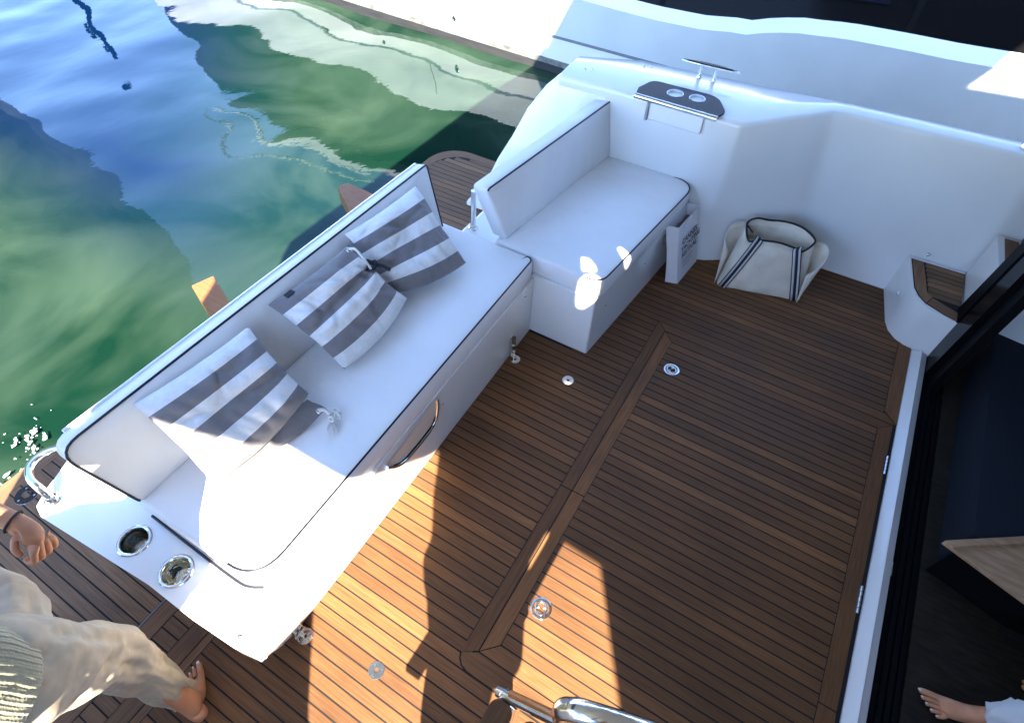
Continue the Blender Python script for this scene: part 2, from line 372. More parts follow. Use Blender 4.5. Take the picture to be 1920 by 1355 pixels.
# short planks between the threshold boards
a = -.93; 
while a < .25:
    plank(-1.366 + .004 - .108, -1.374 + .0, a + GAP / 2, a + .05 - GAP / 2, 0, deck, TEAK_G) if False else None
    plank(-1.468, -1.374, a + GAP / 2, a + .05 - GAP / 2, 0, deck, TEAK_G); a += .05
def board(pts, m, parent, name='margin_board', z=.0012, edge=True):
    return prism(name, pts, -.012, z, m, parent)
# ring of margin boards round the hatch
cw = .055
def strip(pts, parent, z=.0004):   # caulk line under a board edge
    return prism('caulk_line', pts, -.0015, z, CAULK, parent)
board([(-.4085, .362), (-.353, .3965), (-.353, 1.188), (-.408, 1.188)], TEAK_Y, deck)
board([(-.408, 1.193), (-.353, 1.193), (-.353, 2.381), (-.408, 2.433)], TEAK_Y, deck)
arc = [(-.353, .392), (-.353, .426), (-.408, .397)] + [(-.408 + .07 * (1 - cos(t)), .385 - .072 * sin(t)) for t in [i * pi / 2 / 6 for i in range(7)]]
board([(-.349, .3915), (-.4045, .357), (-.396, .340), (-.378, .323), (-.350, .3155), (-.31, .3145), (.905, .3145), (.905, .391)], TEAK_X, deck)
board([(-.404, 2.4345), (-.349, 2.382), (.900, 2.382), (.845, 2.4345)], TEAK_X, deck)
board([(.905, 2.386), (.905, 3.003), (.838, 3.018), (.838, 2.452)], TEAK_Y, deck)
strip([(-.4135, .362), (-.4090, .352), (-.4005, .335), (-.381, .318), (-.350, .3108), (-.31, .3098), (.905, .3098), (.905, .315), (-.31, .315), (-.350, .316), (-.378, .3235), (-.396, .3405), (-.4045, .358)], deck, .0008)
# threshold boards
for xa, xb in ((-1.540, -1.472), (-1.370, -1.300)):
    board([(xa, -1.02), (xb, -1.02), (xb, .5), (xa, .5)], TEAK_GY, deck)
board([(-1.296, -1.02), (-1.266, -1.02), (-1.266, .5), (-1.296, .5)], TEAK_GY, deck, z=-.001)
box('joint_trim', (-1.549, -1.02, -.01), (-1.5445, .5, .0018), GREYSTR, deck)

def disc_plate(name, x, y, r, parent, m=CHROME, hole=.008, z=.0025):
    bm = bmesh.new(); add_holed(bm, circ(x, y, r, 32), [circ(x, y, hole, 16)], z, -.002)
    o = frombm(name, bm, m, parent); bevel(o, .0012, 2)
    bm = bmesh.new(); lathe(bm, [(hole, z), (hole, -.008), (0.0001, -.008)], (x, y, 0), 16); frombm('socket', bm, HOLE, o)
    for k in range(3):
        a = k * 2 * pi / 3 + .5; cx, cy = x + cos(a) * r * .72, y + sin(a) * r * .72
        bm = bmesh.new(); lathe(bm, [(.0001, z + .0008), (.004, z + .0006), (.0045, z)], (cx, cy, 0), 10); frombm('screw', bm, STEEL, o)
    return o
disc_plate('deck_plate', -.646, .139, .031, deck); disc_plate('deck_plate', -.666, 1.759, .031, deck)
disc_plate('deck_plate', -.962, .088, .031, deck); disc_plate('deck_plate', -.985, 1.735, .029, deck)

# ------------------------------------------------------------ floor hatch
hatch = empty('floor_hatch', (.27, 1.38, 0)); tag(hatch, 'large rectangular teak floor hatch with two round lift rings, framed by mitred boards', 'floor hatch')
HX0, HX1, HY0, HY1 = -.3475, .889, .397, 2.3755
prism('hatch_core', [(HX0, HY0), (HX1, HY0), (HX1, HY1), (HX0, HY1)], -.045, -.0010, CAULK, hatch)
hy0, hy1 = HY0 + .062, HY1 - .059; n = 39; pp = (hy1 - hy0) / n
for k in range(n):
    a = hy0 + k * pp; plank(-.287, .822, a + GAP / 2, a + pp - GAP / 2, 0, hatch, TEAK_X)
g = .0025
board([(HX0, HY0 + g), (HX0 + .058, HY0 + .061), (HX0 + .058, 1.190), (HX0, 1.190)], TEAK_Y, hatch)
board([(HX0, 1.195), (HX0 + .058, 1.195), (HX0 + .058, HY1 - .059), (HX0, HY1 - g)], TEAK_Y, hatch)
board([(HX0 + g, HY0), (HX1 - g, HY0), (HX1 - .062, HY0 + .059), (HX0 + .061, HY0 + .059)], TEAK_X, hatch)
board([(HX0 + g, HY1), (HX0 + .06, HY1 - .057), (HX1 - .063, HY1 - .057), (HX1 - g, HY1)], TEAK_X, hatch)
board([(HX1, HY0 + g), (HX1, .905), (HX1 - .064, .905), (HX1 - .064, HY0 + .059)], TEAK_Y, hatch)
board([(HX1, .910), (HX1, HY1 - g), (HX1 - .064, HY1 - .059), (HX1 - .064, .910)], TEAK_Y, hatch)
def lift_ring(x, y, parent, rot=0):
    z = .0025; bm = bmesh.new()
    lathe(bm, [(.043, -.001), (.043, z), (.040, z + .0018), (.033, z + .0012), (.031, z - .003), (.030, -.010), (.0001, -.012)], (x, y, 0), 36)
    o = frombm('lift_ring', bm, CHROME, parent, autos=40)
    pts = [Vector((x, y, z - .001)) + Matrix.Rotation(rot, 3, 'Z') @ Vector((cos(t) * .022, sin(t) * .026, 0)) for t in [i * 2 * pi / 24 for i in range(24)]]
    tube('ring_handle', pts, .0042, CHROME, o, 8, True)
    for s in (-1, 1):
        c = Matrix.Rotation(rot, 3, 'Z') @ Vector((.012 * s, .004, 0))
        bm = bmesh.new(); lathe(bm, [(.0001, z), (.006, z - .001), (.008, z - .007)], (x + c.x, y + c.y, 0), 12); frombm('ring_boss', bm, STEEL, o, sm=True)
    prism('key_slot', [(x - .005, y - .012), (x + .005, y - .012), (x + .005, y + .008), (x - .005, y + .008)], -.011, -.005, HOLE, o)
lift_ring(-.219, .660, hatch, .4); lift_ring(-.214, 2.125, hatch, 1.2)
def hinge(y0, y1, parent):
    x = .8925; o = tube('hinge', [(x, y0, .003), (x, y1, .003)], .0045, CHROME, parent, 10)
    n = 5
    for i in range(1, n): tube('knuckle_gap', [(x, y0 + (y1 - y0) * i / n - .001, .003), (x, y0 + (y1 - y0) * i / n + .001, .003)], .0049, HOLE, o, 10)
    box('hinge_leaf', (x - .010, y0, -.004), (x - .001, y1, .0026), CHROME, o)
hinge(2.05, 2.165, hatch); hinge(1.312, 1.438, hatch)

# ------------------------------------------------------------ swim platform
plat = empty('swim_platform', (-2.1, 1.2, 0)); tag(plat, kind='structure')
def pl_outline(off=0):
    r = .24; x0 = -2.62 + off; y1 = 3.385 - off
    pts = [(-1.55, -.98 + off), (x0, -.98 + off)]
    pts += [(x0 + (r - off * .3) * (1 - cos(t)), y1 - (r - off * .3) * (1 - sin(t))) for t in [i * pi / 2 / 10 for i in range(11)]]
    return pts + [(-1.55, y1)]
prism('caulking', pl_outline(), -.09, -.0016, CAULK, plat)
prism('platform_body', [(a, b) for a, b in pl_outline(.004)], -.22, -.09, GEL, plat)
mw = .075; PPn = .05
a = -.97
while a < 3.385 - mw:
    b = min(a + PPn, 3.385 - mw + .004); x0 = -2.62 + mw - .004; r = .2175; yc = 3.385 - mw - r
    if b > yc:
        d = min(b - yc, r); x0 += r - sqrt(max(0, r * r - d * d))
    if a < .6 or a > 1.2: plank(x0, -1.552, a + GAP / 2, b - GAP / 2, 0, plat, TEAK_G)
    else: plank(x0, -1.552, a + GAP / 2, b - GAP / 2, 0, plat, TEAK_G)
    a += PPn
def ringboard(o0, o1, i0, i1, m):
    A, B = pl_outline(0), pl_outline(mw); return None
O, I = pl_outline(.002), pl_outline(mw)
nO = len(O)
def seg(i0, i1, m):
    pts = O[i0:i1 + 1] + I[i0:i1 + 1][::-1]; board(pts, m, plat)
board([(O[1][0], -.98), (I[1][0], -.98), (I[2][0], 1.2), (O[2][0], 1.2)], TEAK_GY, plat)
board([(O[1][0], 1.205), (I[1][0], 1.205), (I[2][0], I[2][1]), (O[2][0], O[2][1])], TEAK_GY, plat)
seg(2, 7, TEAK_GY); seg(7, nO - 1, TEAK_G)
disc_plate('deck_plate', -2.475, -.131, .05, plat, CHROME, .019)
for pts in ([(-2.60, 1.045), (-2.60, 1.187), (-2.95, 1.328), (-2.992, 1.193)], [(-2.60, 2.24), (-2.60, 2.53), (-2.74, 2.545), (-2.93, 2.553), (-2.959, 2.469)]):
    prism('teak_support', pts, -.14, .0, TEAK_V, plat, bev=.008)

# ------------------------------------------------------------ far bulwark with its quarter, and the hull
bul = empty('bulwark', (0, 3.5, 0)); tag(bul, 'tall white glossy bulwark running along the far side of the cockpit', 'bulwark')
ST = [  # inner foot x,y | inner top x,y | outer top x,y
    ((-1.48, 3.10), (-1.48, 3.030), (-1.49, 3.335)), ((-1.0, 3.10), (-1.0, 3.033), (-1.15, 3.49)), ((-.62, 3.095), (-.62, 3.036), (-.70, 3.53)),
((-.43, 3.09), (-.425, 3.038), (-.45, 3.55)), ((-.37, 3.112), (-.395, 3.052), (-.38, 3.56)), ((.08, 3.40), (-.035, 3.440), (-.03, 3.585)), ((.17, 3.437), (.02, 3.462), (.05, 3.595)), ((.38, 3.445), (.35, 3.478), (.35, 3.615)), ((.9, 3.45), (.9, 3.505), (.9, 3.64)), ((2.0, 3.46), (2.0, 3.53), (2.0, 3.68)), ((5.0, 3.48), (5.0, 3.56), (5.0, 3.75))]
bm = bmesh.new(); rings = []
ZT = .95; NX = 4
for (f, t, o_) in ST:
    f, t, o_ = Vector(f), Vector(t), Vector(o_)
    pr = [(f.x, f.y, -.05), (f.x, f.y - .0, .012), (f.x, f.y + .012, .05)]
    for q in (.25, .5, .75, .93): p2 = f.lerp(t, q); pr.append((p2.x, p2.y + .012 * (1 - q), .05 + (ZT - .05) * q))
    d = (o_ - t)
    for a_ in (.08, .35, .7, 1.05, 1.4):   # rolled inner edge
        rr = .03; pr.append((t.x, t.y + rr * (1 - cos(a_)) , ZT - rr + rr * sin(a_) + .012 * 0))
    m1 = t.lerp(o_, .5); pr.append((m1.x, m1.y, ZT + .006)); m1 = t.lerp(o_, .85); pr.append((m1.x, m1.y, ZT + .002))
    for a_ in (.2, .7, 1.2, 1.5): pr.append((o_.x, o_.y - .028 + .028 * sin(a_), ZT - .028 + .028 * cos(a_)))
    pr += [(o_.x, o_.y, .4), (o_.x, o_.y + .02, .05), (o_.x, o_.y - .04, -.75)]
    rings.append([bm.verts.new(p) for p in pr])
for a, b in zip(rings, rings[1:]):
    for i in range(len(a) - 1): bm.faces.new((a[i], a[i + 1], b[i + 1], b[i]))
bm.faces.new(rings[0])
frombm('bulwark_body', bm, GEL, bul, autos=42)
prof = [(-1.17, -.3), (-1.17, .93), (-1.44, .944), (-1.50, .930), (-1.565, .865), (-1.66, .72), (-1.735, .545), (-1.815, .385), (-1.875, .23), (-2.03, .02), (-2.05, -.6), (-1.4, -.6)]
qf = prism('quarter_fin', prof, 3.045, 3.345, GEL, bul, axis='Y', bev=.018, seg=3)
for v in qf.data.vertices:
    if v.co.y < 3.2: v.co.y -= max(0, .93 - max(v.co.z, .1)) * .30
tube('fin_grab_rail', spline([(-1.93, 3.372, .10), (-1.90, 3.395, .17), (-1.80, 3.395, .37), (-1.77, 3.372, .43)], 6), .011, CHROME, bul)
# small studs on the fin top
for (x, y) in ((-1.36, 3.17), (-1.08, 3.40)):
    for s in (-1, 1):
        d = Vector((.8, .6, 0)) * .022 * s; bm = bmesh.new(); lathe(bm, [(.007, ZT), (.007, ZT + .006), (.0001, ZT + .008)], (x + d.x, y + d.y, .004), 12); frombm('snap_stud', bm, CHROME, bul, sm=True)
# cleat
cl = empty('mooring_cleat', (-.72, 3.43, ZT)); cl.parent = bul; cl.location = Vector((-.72, 3.43, ZT)) - bul.location
def local(name, bmx, m, par, **k):
    return frombm(name, bmx, m, par, **k)
bm = bmesh.new(); L0, L1 = Vector((-.895, 3.425, 1.028)), Vector((-.56, 3.43, 1.028))
prf = [(0, .006), (.12, .011), (.35, .015), (.5, .016), (.65, .015), (.88, .011), (1, .006)]
add_tube(bm, [L0.lerp(L1, t) for t, r in prf], [r for t, r in prf], 12)
for v in bm.verts: v.co.z = 1.028 + (v.co.z - 1.028) * .55
frombm('cleat_bar', bm, CHROME, cl, autos=50)
prism('cleat_inlay', [(L0.x + .01, 3.417), (L0.x + .12, 3.411), (L1.x - .12, 3.416), (L1.x - .01, 3.424), (L1.x - .12, 3.438), (L0.x + .12, 3.436)], 1.0355, 1.0385, DARKST, cl)
for x in (-.775, -.69):
    bm = bmesh.new(); lathe(bm, [(.016, 0), (.013, .006), (.011, .02), (.011, .07)], (x, 3.428, ZT + .003), 14); frombm('cleat_post', bm, CHROME, cl, autos=50)
# shelf with two cup holders
sh = empty('cup_holder_shelf'); sh.parent = bul; sh.location = Vector((-.8, 3.2, .9)) - bul.location
zS = .905
SO = roundpoly([(-1.0, 3.128), (-.535, 3.113), (-.515, 3.19), (-.60, 3.335), (-.98, 3.33), (-1.015, 3.20)], [.004, .004, .03, .11, .06, .02], 6)
cups = [circ(-.815, 3.222, .043, 28), circ(-.692, 3.232, .041, 28)]
ZU = ZT + .014
SO = [(a, b - .10) for a, b in SO]; cups = [[(a, b - .10) for a, b in c] for c in cups]
cups = [[(a, b + .02) for a, b in c] for c in cups]
SO2 = SO
bm = bmesh.new(); add_holed(bm, SO, cups, ZU, ZU - .012); so = frombm('shelf_top', bm, DARKST, sh); bevel(so, .0015, 2, 60)
tube('front_trim', [(-1.003, 3.026, ZU - .012), (-.8, 3.019, ZU - .012), (-.532, 3.011, ZU - .012)], .015, CHROME, sh, 14)
for c in cups:
    cx = sum(p[0] for p in c) / len(c); cy = sum(p[1] for p in c) / len(c); r = abs(c[0][0] - cx)
    bm = bmesh.new(); lathe(bm, [(r + .004, ZU + .0005), (r + .003, ZU + .002), (r - .001, ZU + .001), (r - .002, ZU - .02), (r - .004, ZU - .035), (.0001, ZU - .036)], (cx, cy, 0), 28); frombm('cup_liner', bm, CUPIN, sh, autos=50)
prism('shelf_bracket', [(-.91, 3.03), (-.60, 3.02), (-.60, 3.06), (-.91, 3.06)], ZU - .125, ZU - .02, GEL, sh, bev=.008)
box('bracket_leg', (-.925, 3.018, ZU - .13), (-.912, 3.045, ZU - .02), STEEL, sh, .002)
bm = bmesh.new(); lathe(bm, [(.010, 0), (.009, .008), (.0001, .010)], (.78, 3.448, .315), 12, (0, -1, 0)); frombm('wall_stud', bm, CHROME, bul, sm=True)
tube('handrail_end', spline([(.86, 3.56, ZT + .004), (.87, 3.565, ZT + .03), (.92, 3.57, ZT + .06), (1.05, 3.575, ZT + .075), (1.6, 3.60, ZT + .09)], 6), .014, CHROME, bul, 12)
# near side bulwark and transom bits (mostly outside the frame); raised aft top added to shade the deck
nb = prism('near_bulwark', [(-1.9, -.75), (5, -.75), (5, .93), (-.10, .93), (-.17, 1.16), (-.23, 1.47), (-1.9, 1.50)], -1.22, -1.05, GEL, None, 'Y', bev=.02); tag(nb, 'white bulwark along the near side of the boat, raised aft to cast shade', 'bulwark')
hull = empty('boat_hull'); tag(hull, kind='structure')
box('hull_block', (-1.9, -1.2, -.8), (6, 3.4, -.06), GEL, hull)

# ------------------------------------------------------------ side steps up to the side deck
st = empty('side_steps', (.85, 3.2, 0)); tag(st, 'white moulded steps with teak treads at the far end of the door sill', 'steps')
S1 = [(.695, 3.46), (.745, 3.15), (.77, 3.085), (.812, 3.035), (.86, 3.008), (1.0, 2.985), (1.0, 3.46)]
bm = bmesh.new(); lv = []
for z, f in ((-.02, 0), (.0, -.012), (.03, 0), (.15, .004), (.262, .010), (.27, .020)):
    lv.append([bm.verts.new((.9 + (x - .9) * (1 - f * 1.2), 3.3 + (y - 3.3) * (1 - f) if y < 3.4 else y, z)) for x, y in S1])
for a, b in zip(lv, lv[1:]):
    for i in range(len(S1)): bm.faces.new((a[i], a[(i + 1) % len(S1)], b[(i + 1) % len(S1)], b[i]))
bm.faces.new(lv[-1]); frombm('step_body', bm, GEL, st, autos=50)
T1 = [(.716, 3.432), (.760, 3.165), (.788, 3.105), (.83, 3.058), (.93, 3.012), (.998, 2.99), (.998, 3.44)]
prism('tread_seam', T1, .268, .2715, CAULK, st)
prism('tread_board', [(.722, 3.428), (.765, 3.167), (.792, 3.11), (.832, 3.064), (.855, 3.125), (.825, 3.16), (.782, 3.425)], .27, .2745, TEAK_GY, st)
prism('tread_board', [(.836, 3.061), (.93, 3.017), (.998, 2.995), (.998, 3.062), (.94, 3.085), (.858, 3.122)], .27, .2745, TEAK_G, st)
a = 3.13
while a < 3.42:
    x0 = .832 if a < 3.17 else .83 - (a - 3.16) * .16 + .002
    plank(x0, .998, a, a + .038, .2745, st, TEAK_G, .004); a += .043
bm = bmesh.new(); add_prism(bm, roundpoly([(1.0, 3.46), (1.02, 3.10), (1.35, 3.05), (1.35, 3.46)], .02), -.02, .54); frombm('step_body', bm, GEL, st)
prism('tread_board', [(1.035, 3.44), (1.045, 3.14), (1.11, 3.13), (1.10, 3.44)], .54, .5445, TEAK_GY, st)
for k in range(6): plank(1.115, 1.34, 3.15 + .048 * k, 3.193 + .048 * k, .5445, st, TEAK_G, .004)
for c, ax in (((.722, 3.227, .16), (-1, 0, 0)), ((1.012, 3.166, .44), (-1, 0, 0))):
    bm = bmesh.new(); lathe(bm, [(.013, -.01), (.013, .003), (.0001, .004)], c, 14, ax); frombm('step_light', bm, mat('light_lens', (.7, .72, .75), .2), st, autos=40)

# ------------------------------------------------------------ door sill, salon door and cabin
sill = empty('door_sill', (.95, 1.5, 0)); tag(sill, 'long narrow white door sill with raised lip beside the teak floor', 'door sill')
bm = bmesh.new()
add_prism(bm, [(.905, -.03), (.907, .006), (.935, .010), (.944, .022), (.953, .024), (.962, .012), (.985, .008), (.990, -.002), (.990, -.05)], -1.02, 2.985, 'Y')
frombm('sill_body', bm, GEL, sill, autos=60)
box('sill_gutter', (.8905, HY0, -.04), (.9055, 2.3745, -.003), CAULK, sill)
tube('sill_drain', [(.992, 1.55, -.004), (.992, 1.62, -.004)], .004, CHROME, sill, 8)
door = empty('salon_door', (1.05, 2.9, 0)); tag(door, 'black framed glass salon door with its floor track, open to the dark cabin', 'door')
for i, (a, b) in enumerate(((.992, 1.012), (1.018, 1.036), (1.044, 1.062), (1.070, 1.086))):
    box('track_rail', (a, -1.0, -.03), (b, 3.0, -.006 if i else -.012), TRACK, door)
box('track_bed', (.990, -1.0, -.06), (1.10, 3.0, -.022), TRACK, door)
# pillar: leaning outer edge
prism('pillar', [(2.84, -.03), (2.985, -.03), (3.105, .13), (3.060, .55), (2.98, 1.3), (2.86, 2.55), (2.70, 2.55)], .992, 1.055, BLACKG, door, axis='X', bev=.004)
prism('pillar_cap', [(3.00, .17), (3.125, .135), (3.075, .56), (2.995, 1.3), (2.875, 2.55), (2.80, 2.55), (2.93, 1.0)], .985, .9915, TRACK, door, axis='X', bev=.002)
prism('door_stile', [(2.74, -.02), (2.84, -.02), (2.70, 2.55), (2.60, 2.55)], 1.02, 1.065, TRACK, door, axis='X', bev=.004)
GLASS = mat('tinted_glass', (.01, .012, .016), .03, spec=.6)
b_ = bsdf(GLASS); b_.inputs['Transmission Weight'].default_value = .35; b_.inputs['Roughness'].default_value = .02
prism('door_glass', [(3.0, .0), (3.42, .0), (3.42, 2.5), (2.98, 2.5)], 1.36, 1.372, GLASS, door, axis='X')
cab = empty('cabin', (2.5, 1.2, 0)); tag(cab, 'dark cabin behind the door sill with navy seating and an oak cabinet', 'cabin')
prism('cabin_floor', [(1.10, -1.0), (5, -1.0), (5, 3.4), (1.10, 3.4)], -.05, -.012, CABFL, cab)
for x in (1.42, 1.75, 2.1): box('floor_joint', (x, -1, -.0125), (x + .004, 3.4, -.0105), HOLE, cab)
for y in (1.32, .9, .45): box('floor_joint', (1.1, y, -.0126), (5, y + .004, -.0104), HOLE, cab)
box('floor_grate', (1.42, 1.55, -.012), (1.50, 1.66, -.009), HOLE, cab)
prism('settee', roundpoly([(1.16, 1.74), (1.2, 3.35), (3.2, 3.35), (3.2, 2.0)], .03), -.012, .23, NAVY, cab, bev=.02, seg=3)
prism('cabinet', [(1.055, 1.655), (1.50, 1.96), (3.0, 2.4), (3.0, 1.5), (1.40, 1.54)], .215, .235, OAK, cab, bev=.003)
prism('cabinet_lip', [(1.055, 1.655), (1.50, 1.96), (1.51, 1.93), (1.085, 1.642)], .235, .247, OAK, cab, bev=.003)
prism('cabinet_base', [(1.12, 1.665), (1.5, 1.90), (3.0, 2.3), (3.0, 1.6), (1.42, 1.58)], -.012, .215, BLACKG, cab)
for nm, a, b in (('cabin_wall', (4.9, -1.0, 0), (5.0, 3.4, 2.55)), ('cabin_wall', (1.12, 3.44, 0), (5, 3.50, 2.55)), ('cabin_wall', (1.2, -1.03, .95), (5, -.98, 2.55))):
    box(nm, a, b, mat('dark_lining', (.035, .03, .03), .6), cab)

# ------------------------------------------------------------ flybridge and hardtop above (they shade the cockpit)
fly = empty('flybridge', (1, 1.2, 2.6)); tag(fly, 'white flybridge deck and hardtop over the cockpit', 'flybridge')
def up(p, z=2.6):                       # where the sun ray through a lit point crosses height z
    p = Vector(p); q = p - SH * (z - p.z); return (q.x, q.y)
F0 = [(-1.36, -1.24), (.20, -1.225), (.40, -1.17), (.62, -1.24), (1.29, -1.265), (1.56, -1.68), (1.66, -1.85), (6, -1.85), (6, 3.75), (-1.72, 3.75), (-1.78, 3.0), (-1.78, -.45), (-1.70, -.62), (-1.50, -.95)]
spots = [  # holes added to the unseen flybridge floor, shaped to throw sun flecks
    [(-.821, 2.106, .535), (-.784, 2.112, .535), (-.735, 2.08, .535), (-.708, 2.044, .535), (-.722, 2.035, .535), (-.768, 2.012, .535)],
    [(-.745, 1.945, .535), (-.745, 1.992, .535), (-.716, 2.022, .535), (-.675, 2.012, .535), (-.655, 1.982, .461), (-.667, 1.982, .405), (-.730, 1.982, .312), (-.760, 1.982, .310), (-.770, 1.982, .36)],
    [(-.698, 2.268, .535), (-.681, 2.284, .535), (-.63, 2.258, .535), (-.625, 2.30, .47), (-.63, 2.28, .41), (-.635, 2.245, .44)],
]
holes = []
for s in spots:
    h = [up(p) for p in s]
    holes.append(h)
bm = bmesh.new(); add_holed(bm, F0, holes, 2.6, 2.612); frombm('flybridge_floor', bm, GEL, fly)
box('flybridge_side', (1.9, -1.8, 2.62), (6, -1.75, 3.2), GEL, fly); box('flybridge_side', (-1.0, 3.68, 2.62), (6, 3.74, 2.95), GEL, fly)
prism('hardtop', roundpoly([(-.52, -.9), (3.06, -.9), (3.14, 3.9), (-.62, 4.3)], .25), 4.62, 4.72, GEL, fly, bev=.03)
for p in ((-.3, -.6), (-.3, 3.6), (2.9, -.6), (2.9, 3.6)): tube('hardtop_post', [(p[0], p[1], 2.61), (p[0] + .1, p[1], 4.62)], .03, GEL, fly, 12)
tube('cockpit_post', [(-1.55, 3.62, .9), (-1.5, 3.66, 2.6)], .0001, GEL, fly, 6) if False else None

# ------------------------------------------------------------ cushions
def cushion(name, outline, z0, z1, m, parent, r=.018, crown=.012):
    c = Vector((sum(p[0] for p in outline) / len(outline), sum(p[1] for p in outline) / len(outline)))
    def inset(d):
        n = len(outline); out = []
        for i in range(n):
            a, p, b = Vector(outline[i - 1]), Vector(outline[i]), Vector(outline[(i + 1) % n])
            t = (b - a).normalized(); nrm = Vector((-t.y, t.x))
            if nrm.dot(c - p) < 0: nrm = -nrm
            out.append(p + nrm * d)
        return out
    def scaled(s): return [c + (Vector(p) - c) * s for p in outline]
    bm = bmesh.new(); R = []
    for P_, z in ((inset(.004), z0), (inset(0), z0 + .01), (inset(-.004), (z0 + z1) / 2), (inset(0), z1 - r), (inset(r * .3), z1 - r * .25), (inset(r), z1), (scaled(.86), z1 + crown * .5), (scaled(.6), z1 + crown * .9), (scaled(.3), z1 + crown), (scaled(.05), z1 + crown)):
        R.append([bm.verts.new((p.x, p.y, z)) for p in P_])
    n = len(outline)
    for a, b in zip(R, R[1:]):
        for i in range(n): bm.faces.new((a[i], a[(i + 1) % n], b[(i + 1) % n], b[i]))
    bm.faces.new(R[-1]); bm.faces.new(R[0])
    return frombm(name, bm, m, parent, sm=True)
def slab(name, q0, q1, q2, q3, th, m, parent, rc=(.05, .05, .01, .01), bev=.016, puff=.0):
    """upholstered slab: q0 near bottom, q1 far bottom, q2 far top, q3 near top; thickness goes to the back"""
    q = [Vector(p) for p in (q0, q1, q2, q3)]
    ex = (q[1] - q[0]); ez = (q[3] - q[0]); nrm = ex.cross(ez).normalized()      # towards the back or front
    if nrm.x > 0: nrm = -nrm
    ux = ex.normalized(); uz = (ez - ux * ez.dot(ux)).normalized()
    loc = [((p - q[0]).dot(ux), (p - q[0]).dot(uz)) for p in q]
    out = roundpoly(loc, [rc[2], rc[3], rc[1], rc[0]], 6)
    W = lambda a, b, d: q[0] + ux * a + uz * b + nrm * d
    bm = bmesh.new(); rings = []; c = Vector((sum(p[0] for p in out) / len(out), sum(p[1] for p in out) / len(out)))
    def ins(d):
        n = len(out); r_ = []
        for i in range(n):
            a, p, b = Vector(out[i - 1]), Vector(out[i]), Vector(out[(i + 1) % n]); t = (b - a).normalized(); nn = Vector((-t.y, t.x))
            if nn.dot(c - p) < 0: nn = -nn
            r_.append(p + nn * d)
        return r_
    for P_, d in (([c + (Vector(p) - c) * .25 for p in out], -puff * 1.3), ([c + (Vector(p) - c) * .7 for p in out], -puff), (ins(bev), 0), (ins(bev * .3), bev * .3), (ins(0), bev), (ins(0), th - .006), (ins(.006), th)):
        rings.append([bm.verts.new(W(p.x, p.y, d)) for p in P_])
    n = len(out)
    for a, b in zip(rings, rings[1:]):
        for i in range(n): bm.faces.new((a[i], a[(i + 1) % n], b[(i + 1) % n], b[i]))
    bm.faces.new(rings[0]); bm.faces.new(rings[-1]); o = frombm(name, bm, m, parent, sm=True)
    line = [W(p.x, p.y, bev * .25 - .001) for p in ins(bev * .25)]
    return o, line

# ------------------------------------------------------------ long sofa
sofa = empty('long_sofa', (-1.45, 1.0, 0)); tag(sofa, 'long white bench sofa on a white console with two cup holders, facing the teak floor', 'sofa')
top = [(-.894, -.057), (-.945, .28), (-1.005, .75), (-1.022, 1.972), (-2.05, 1.972), (-2.07, .06), (-2.02, -.06), (-1.985, -.118), (-1.93, -.133), (-1.378, -.086), (-1.16, -.084), (-.97, -.072)]
cupc = [(-1.556, -.012, .049), (-1.336, -.006, .049)]
bm = bmesh.new(); zc = .40
add_holed(bm, top, [circ(x, y, r - .003, 28) for x, y, r in cupc], zc)
bot = [(-1.006, .06), (-1.008, .4), (-1.02, 1.2), (-1.03, 1.972), (-1.93, 1.972), (-1.93, .10), (-1.9, .07), (-1.87, .06), (-1.8, .06), (-1.4, .06), (-1.2, .06), (-1.06, .06)]
n = len(top); lay = []
for P_, z in ((top, zc), ([(x * 1.0, y - .0) for x, y in top], zc - .004), (top, .335), (bot, -.002)): lay.append([bm.verts.new((x, y, z)) for x, y in P_])
for a, b in zip(lay[1:], lay[2:]):
    for i in range(n): bm.faces.new((a[i], a[(i + 1) % n], b[(i + 1) % n], b[i]))
for i in range(n): bm.faces.new((lay[0][i], lay[0][(i + 1) % n], lay[1][(i + 1) % n], lay[1][i]))
bmesh.ops.remove_doubles(bm, verts=bm.verts, dist=.0005)
frombm('console_base', bm, GEL, sofa, autos=25)
CUPDARK = mat('cup_shaded_steel', (.34, .34, .31), .16, 1); noise_bump(CUPDARK, 18, .35, .004, 2)  # darker steel paints in the shade deep inside the cup
CUPBRIGHT = mat('cup_lit_steel', (.70, .68, .60), .10, 1); noise_bump(CUPBRIGHT, 22, .7, .006, 2)  # lighter liner steel for the sunlit second cup
def cup(x, y, r, z, parent):
    bm = bmesh.new(); lathe(bm, [(r + .012, z - .001), (r + .011, z + .004), (r + .006, z + .0075), (r, z + .006), (r - .003, z), (r - .004, z - .03), (r - .007, z - .075), (r - .014, z - .083), (.012, z - .084), (.0001, z - .084)], (x, y, 0), 40)
    o = frombm('cup_holder', bm, CHROME, parent, autos=60); o.data.materials.append(CUPDARK)
    for p in o.data.polygons:
        if (p.center.xy - Vector((x, y))).length < r - .001: p.material_index = 1
    bm = bmesh.new(); lathe(bm, [(.0105, 0), (.0105, .002), (.0001, .002)], (x, y, z - .0838), 16); frombm('drain_hole', bm, HOLE, o)
for c in cupc[:1]: cup(*c, zc, sofa)
cx_, cy_, cr_ = cupc[1]
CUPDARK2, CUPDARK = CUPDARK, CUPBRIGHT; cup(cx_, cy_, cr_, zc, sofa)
SZ = .53
so_ = roundpoly([(-.995, .096), (-1.028, 1.978), (-1.62, 1.978), (-1.60, .088)], [.13, .035, .01, .02], 8)
cushion('seat_cushion', so_, .405, SZ, VINYL, sofa, .016, .010)
ln = [p for p in so_ if p[0] > -1.585]
cen = Vector((-1.3, 1.05))
